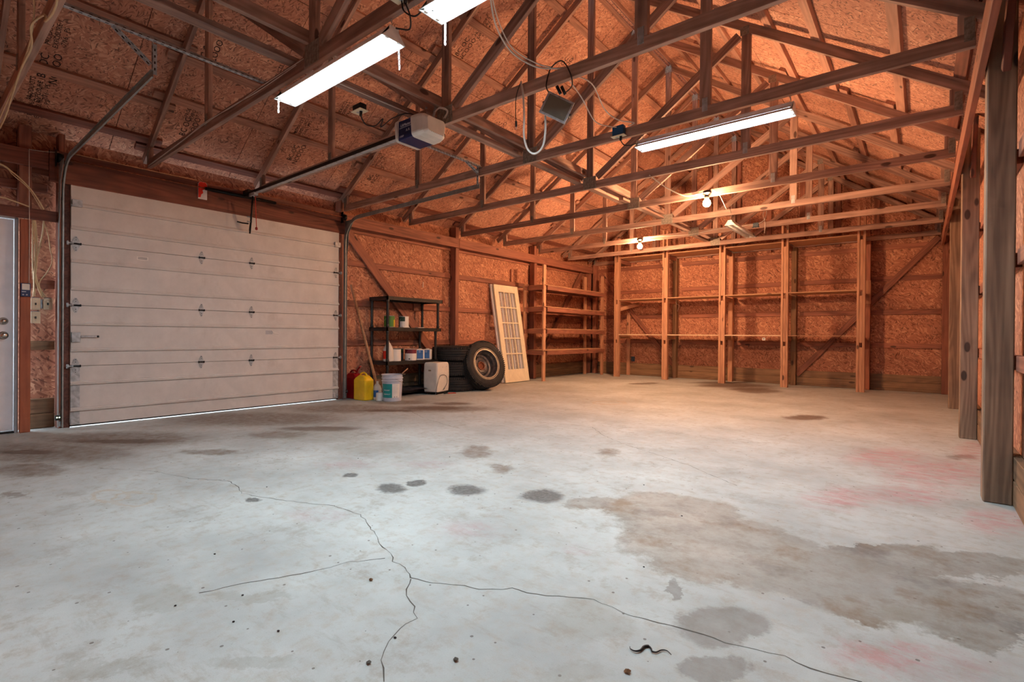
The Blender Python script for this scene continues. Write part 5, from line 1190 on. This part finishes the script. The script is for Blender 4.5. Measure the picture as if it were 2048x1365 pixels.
# ------------------------------------------------------------------ two glazed doors leaning on the wall
def glazed(xb, xt, y0, lab, mat='cream_paint'):
    root = empty('glazed_door', (0,0,0), lab, 'door panel', 'leaning glazed doors')
    W_, Hh, T_ = .78, 2.02, .034
    def bar(n, x0, x1, z0, z1, t=T_, m=mat): return box(n, (-t/2, x0, z0), (t/2, x1, z1), M[m], root, bev=.002)
    bar('stile', 0, .125, 0, Hh); bar('stile', W_-.125, W_, 0, Hh); bar('bottom_rail', .125, W_-.125, 0, .26); bar('top_rail', .125, W_-.125, Hh-.15, Hh)
    gw = W_-.25; gh = Hh-.41
    for i in (1, 2): bar('glazing_bar', .125+gw*i/3-.012, .125+gw*i/3+.012, .26, Hh-.15, .026)
    for i in (1, 2, 3, 4): bar('glazing_bar', .125, W_-.125, .26+gh*i/5-.012, .26+gh*i/5+.012, .026)
    for i in range(3):
        for j in range(5):
            box('glass_pane', (-.002, .125+gw*i/3+.012, .26+gh*j/5+.012), (.002, .125+gw*(i+1)/3-.012, .26+gh*(j+1)/5-.012), M['glass'], root)
    root.location = (xb, y0, .012); root.rotation_euler = (0, -math.asin((xb-xt)/2.02), 0)
    return root
glazed(-6.44, -6.79, 7.735, 'front cream glazed door with fifteen panes leaning on the left wall')
glazed(-6.495, -6.845, 7.70, 'second white glazed door hidden just behind the front cream one', 'white_paint')
# ------------------------------------------------------------------ bits on the floor
tube('dark_scrap', [(-.700,1.458,.004),(-.690,1.448,.005),(-.672,1.447,.006),(-.662,1.462,.006),(-.664,1.482,.006),(-.655,1.494,.005),(-.642,1.487,.005),(-.636,1.480,.005),(-.620,1.490,.005),(-.612,1.508,.005),(-.597,1.508,.004),(-.585,1.500,.002)], [.002]+[.0038]*60+[.0016]*20, M['worm'], None, label='dark curled worm shaped scrap on the bare floor near the camera', cat='scrap') if False else None
wp = smoothpts([(-.700,1.458,.003),(-.692,1.446,.004),(-.676,1.444,.005),(-.665,1.458,.005),(-.664,1.482,.005),(-.655,1.495,.004),(-.643,1.488,.004),(-.636,1.478,.004),(-.624,1.482,.004),(-.616,1.502,.004),(-.602,1.510,.004),(-.585,1.503,.002)], 5)
bm = bmesh.new(); c0 = wp[0].copy(); nW = len(wp)
tube_bm(bm, [p-c0 for p in wp], [max(.0008, .0042*math.sin(math.pi*(.10+.86*(1-i/(nW-1))))*(1.0 if i < nW*.45 else .62)) for i in range(nW)], 8)
obj('dark_scrap', bm, M['worm'], None, Matrix.Translation(c0), True, label='dark curled worm shaped scrap on the bare floor near the camera', cat='scrap')
def flake(x, y, s_, mat, lab, cat='debris', n=7):
    bm = bmesh.new(); V = [bm.verts.new((s_*random.uniform(.6,1)*math.cos(2*math.pi*i/n), s_*random.uniform(.5,.9)*math.sin(2*math.pi*i/n), random.uniform(.001,.007))) for i in range(n)]; ctr = bm.verts.new((0,0,.010))
    for i in range(n): bm.faces.new((V[i], V[(i+1)%n], ctr))
    b2 = bm.verts.new((0,0,0))
    for i in range(n): bm.faces.new((V[(i+1)%n], V[i], b2))
    return obj('debris', bm, M[mat], None, Matrix.Translation((x, y, 0.0005)), label=lab, cat=cat)
flake(-.652, 1.345, .014, 'leaf', 'small brown dry leaf piece below the worm shaped scrap', 'leaf')
flake(-1.071, 1.066, .012, 'crackfill', 'grey twisted chip near the bottom edge left of the leaf')
flake(-1.258, .893, .013, 'crackfill', 'grey chip lying beside the long floor crack at the bottom')
flake(-1.678, 1.197, .011, 'leaf', 'small brown chip left of where the floor cracks meet')
for (x, y) in ((-1.944,.825),(-1.788,.73),(-2.05,.641),(-1.62,.80),(-1.30,1.02),(-3.2,1.5),(-2.4,.9),(-1.0,2.7),(-.9,2.0),(-2.9,2.8),(-3.4,2.3),(-1.4,3.1)):
    bm = bmesh.new(); bmesh.ops.create_icosphere(bm, subdivisions=1, radius=.0045); 
    for v in bm.verts: v.co = Vector((v.co.x*random.uniform(.8,1.6), v.co.y, v.co.z*.5+.001))
    obj('crumb', bm, M['ink'], None, Matrix.Translation((x, y, .001)), label='tiny dark crumb lying loose on the pale concrete floor', cat='crumb', group='dark crumbs scattered on the floor')
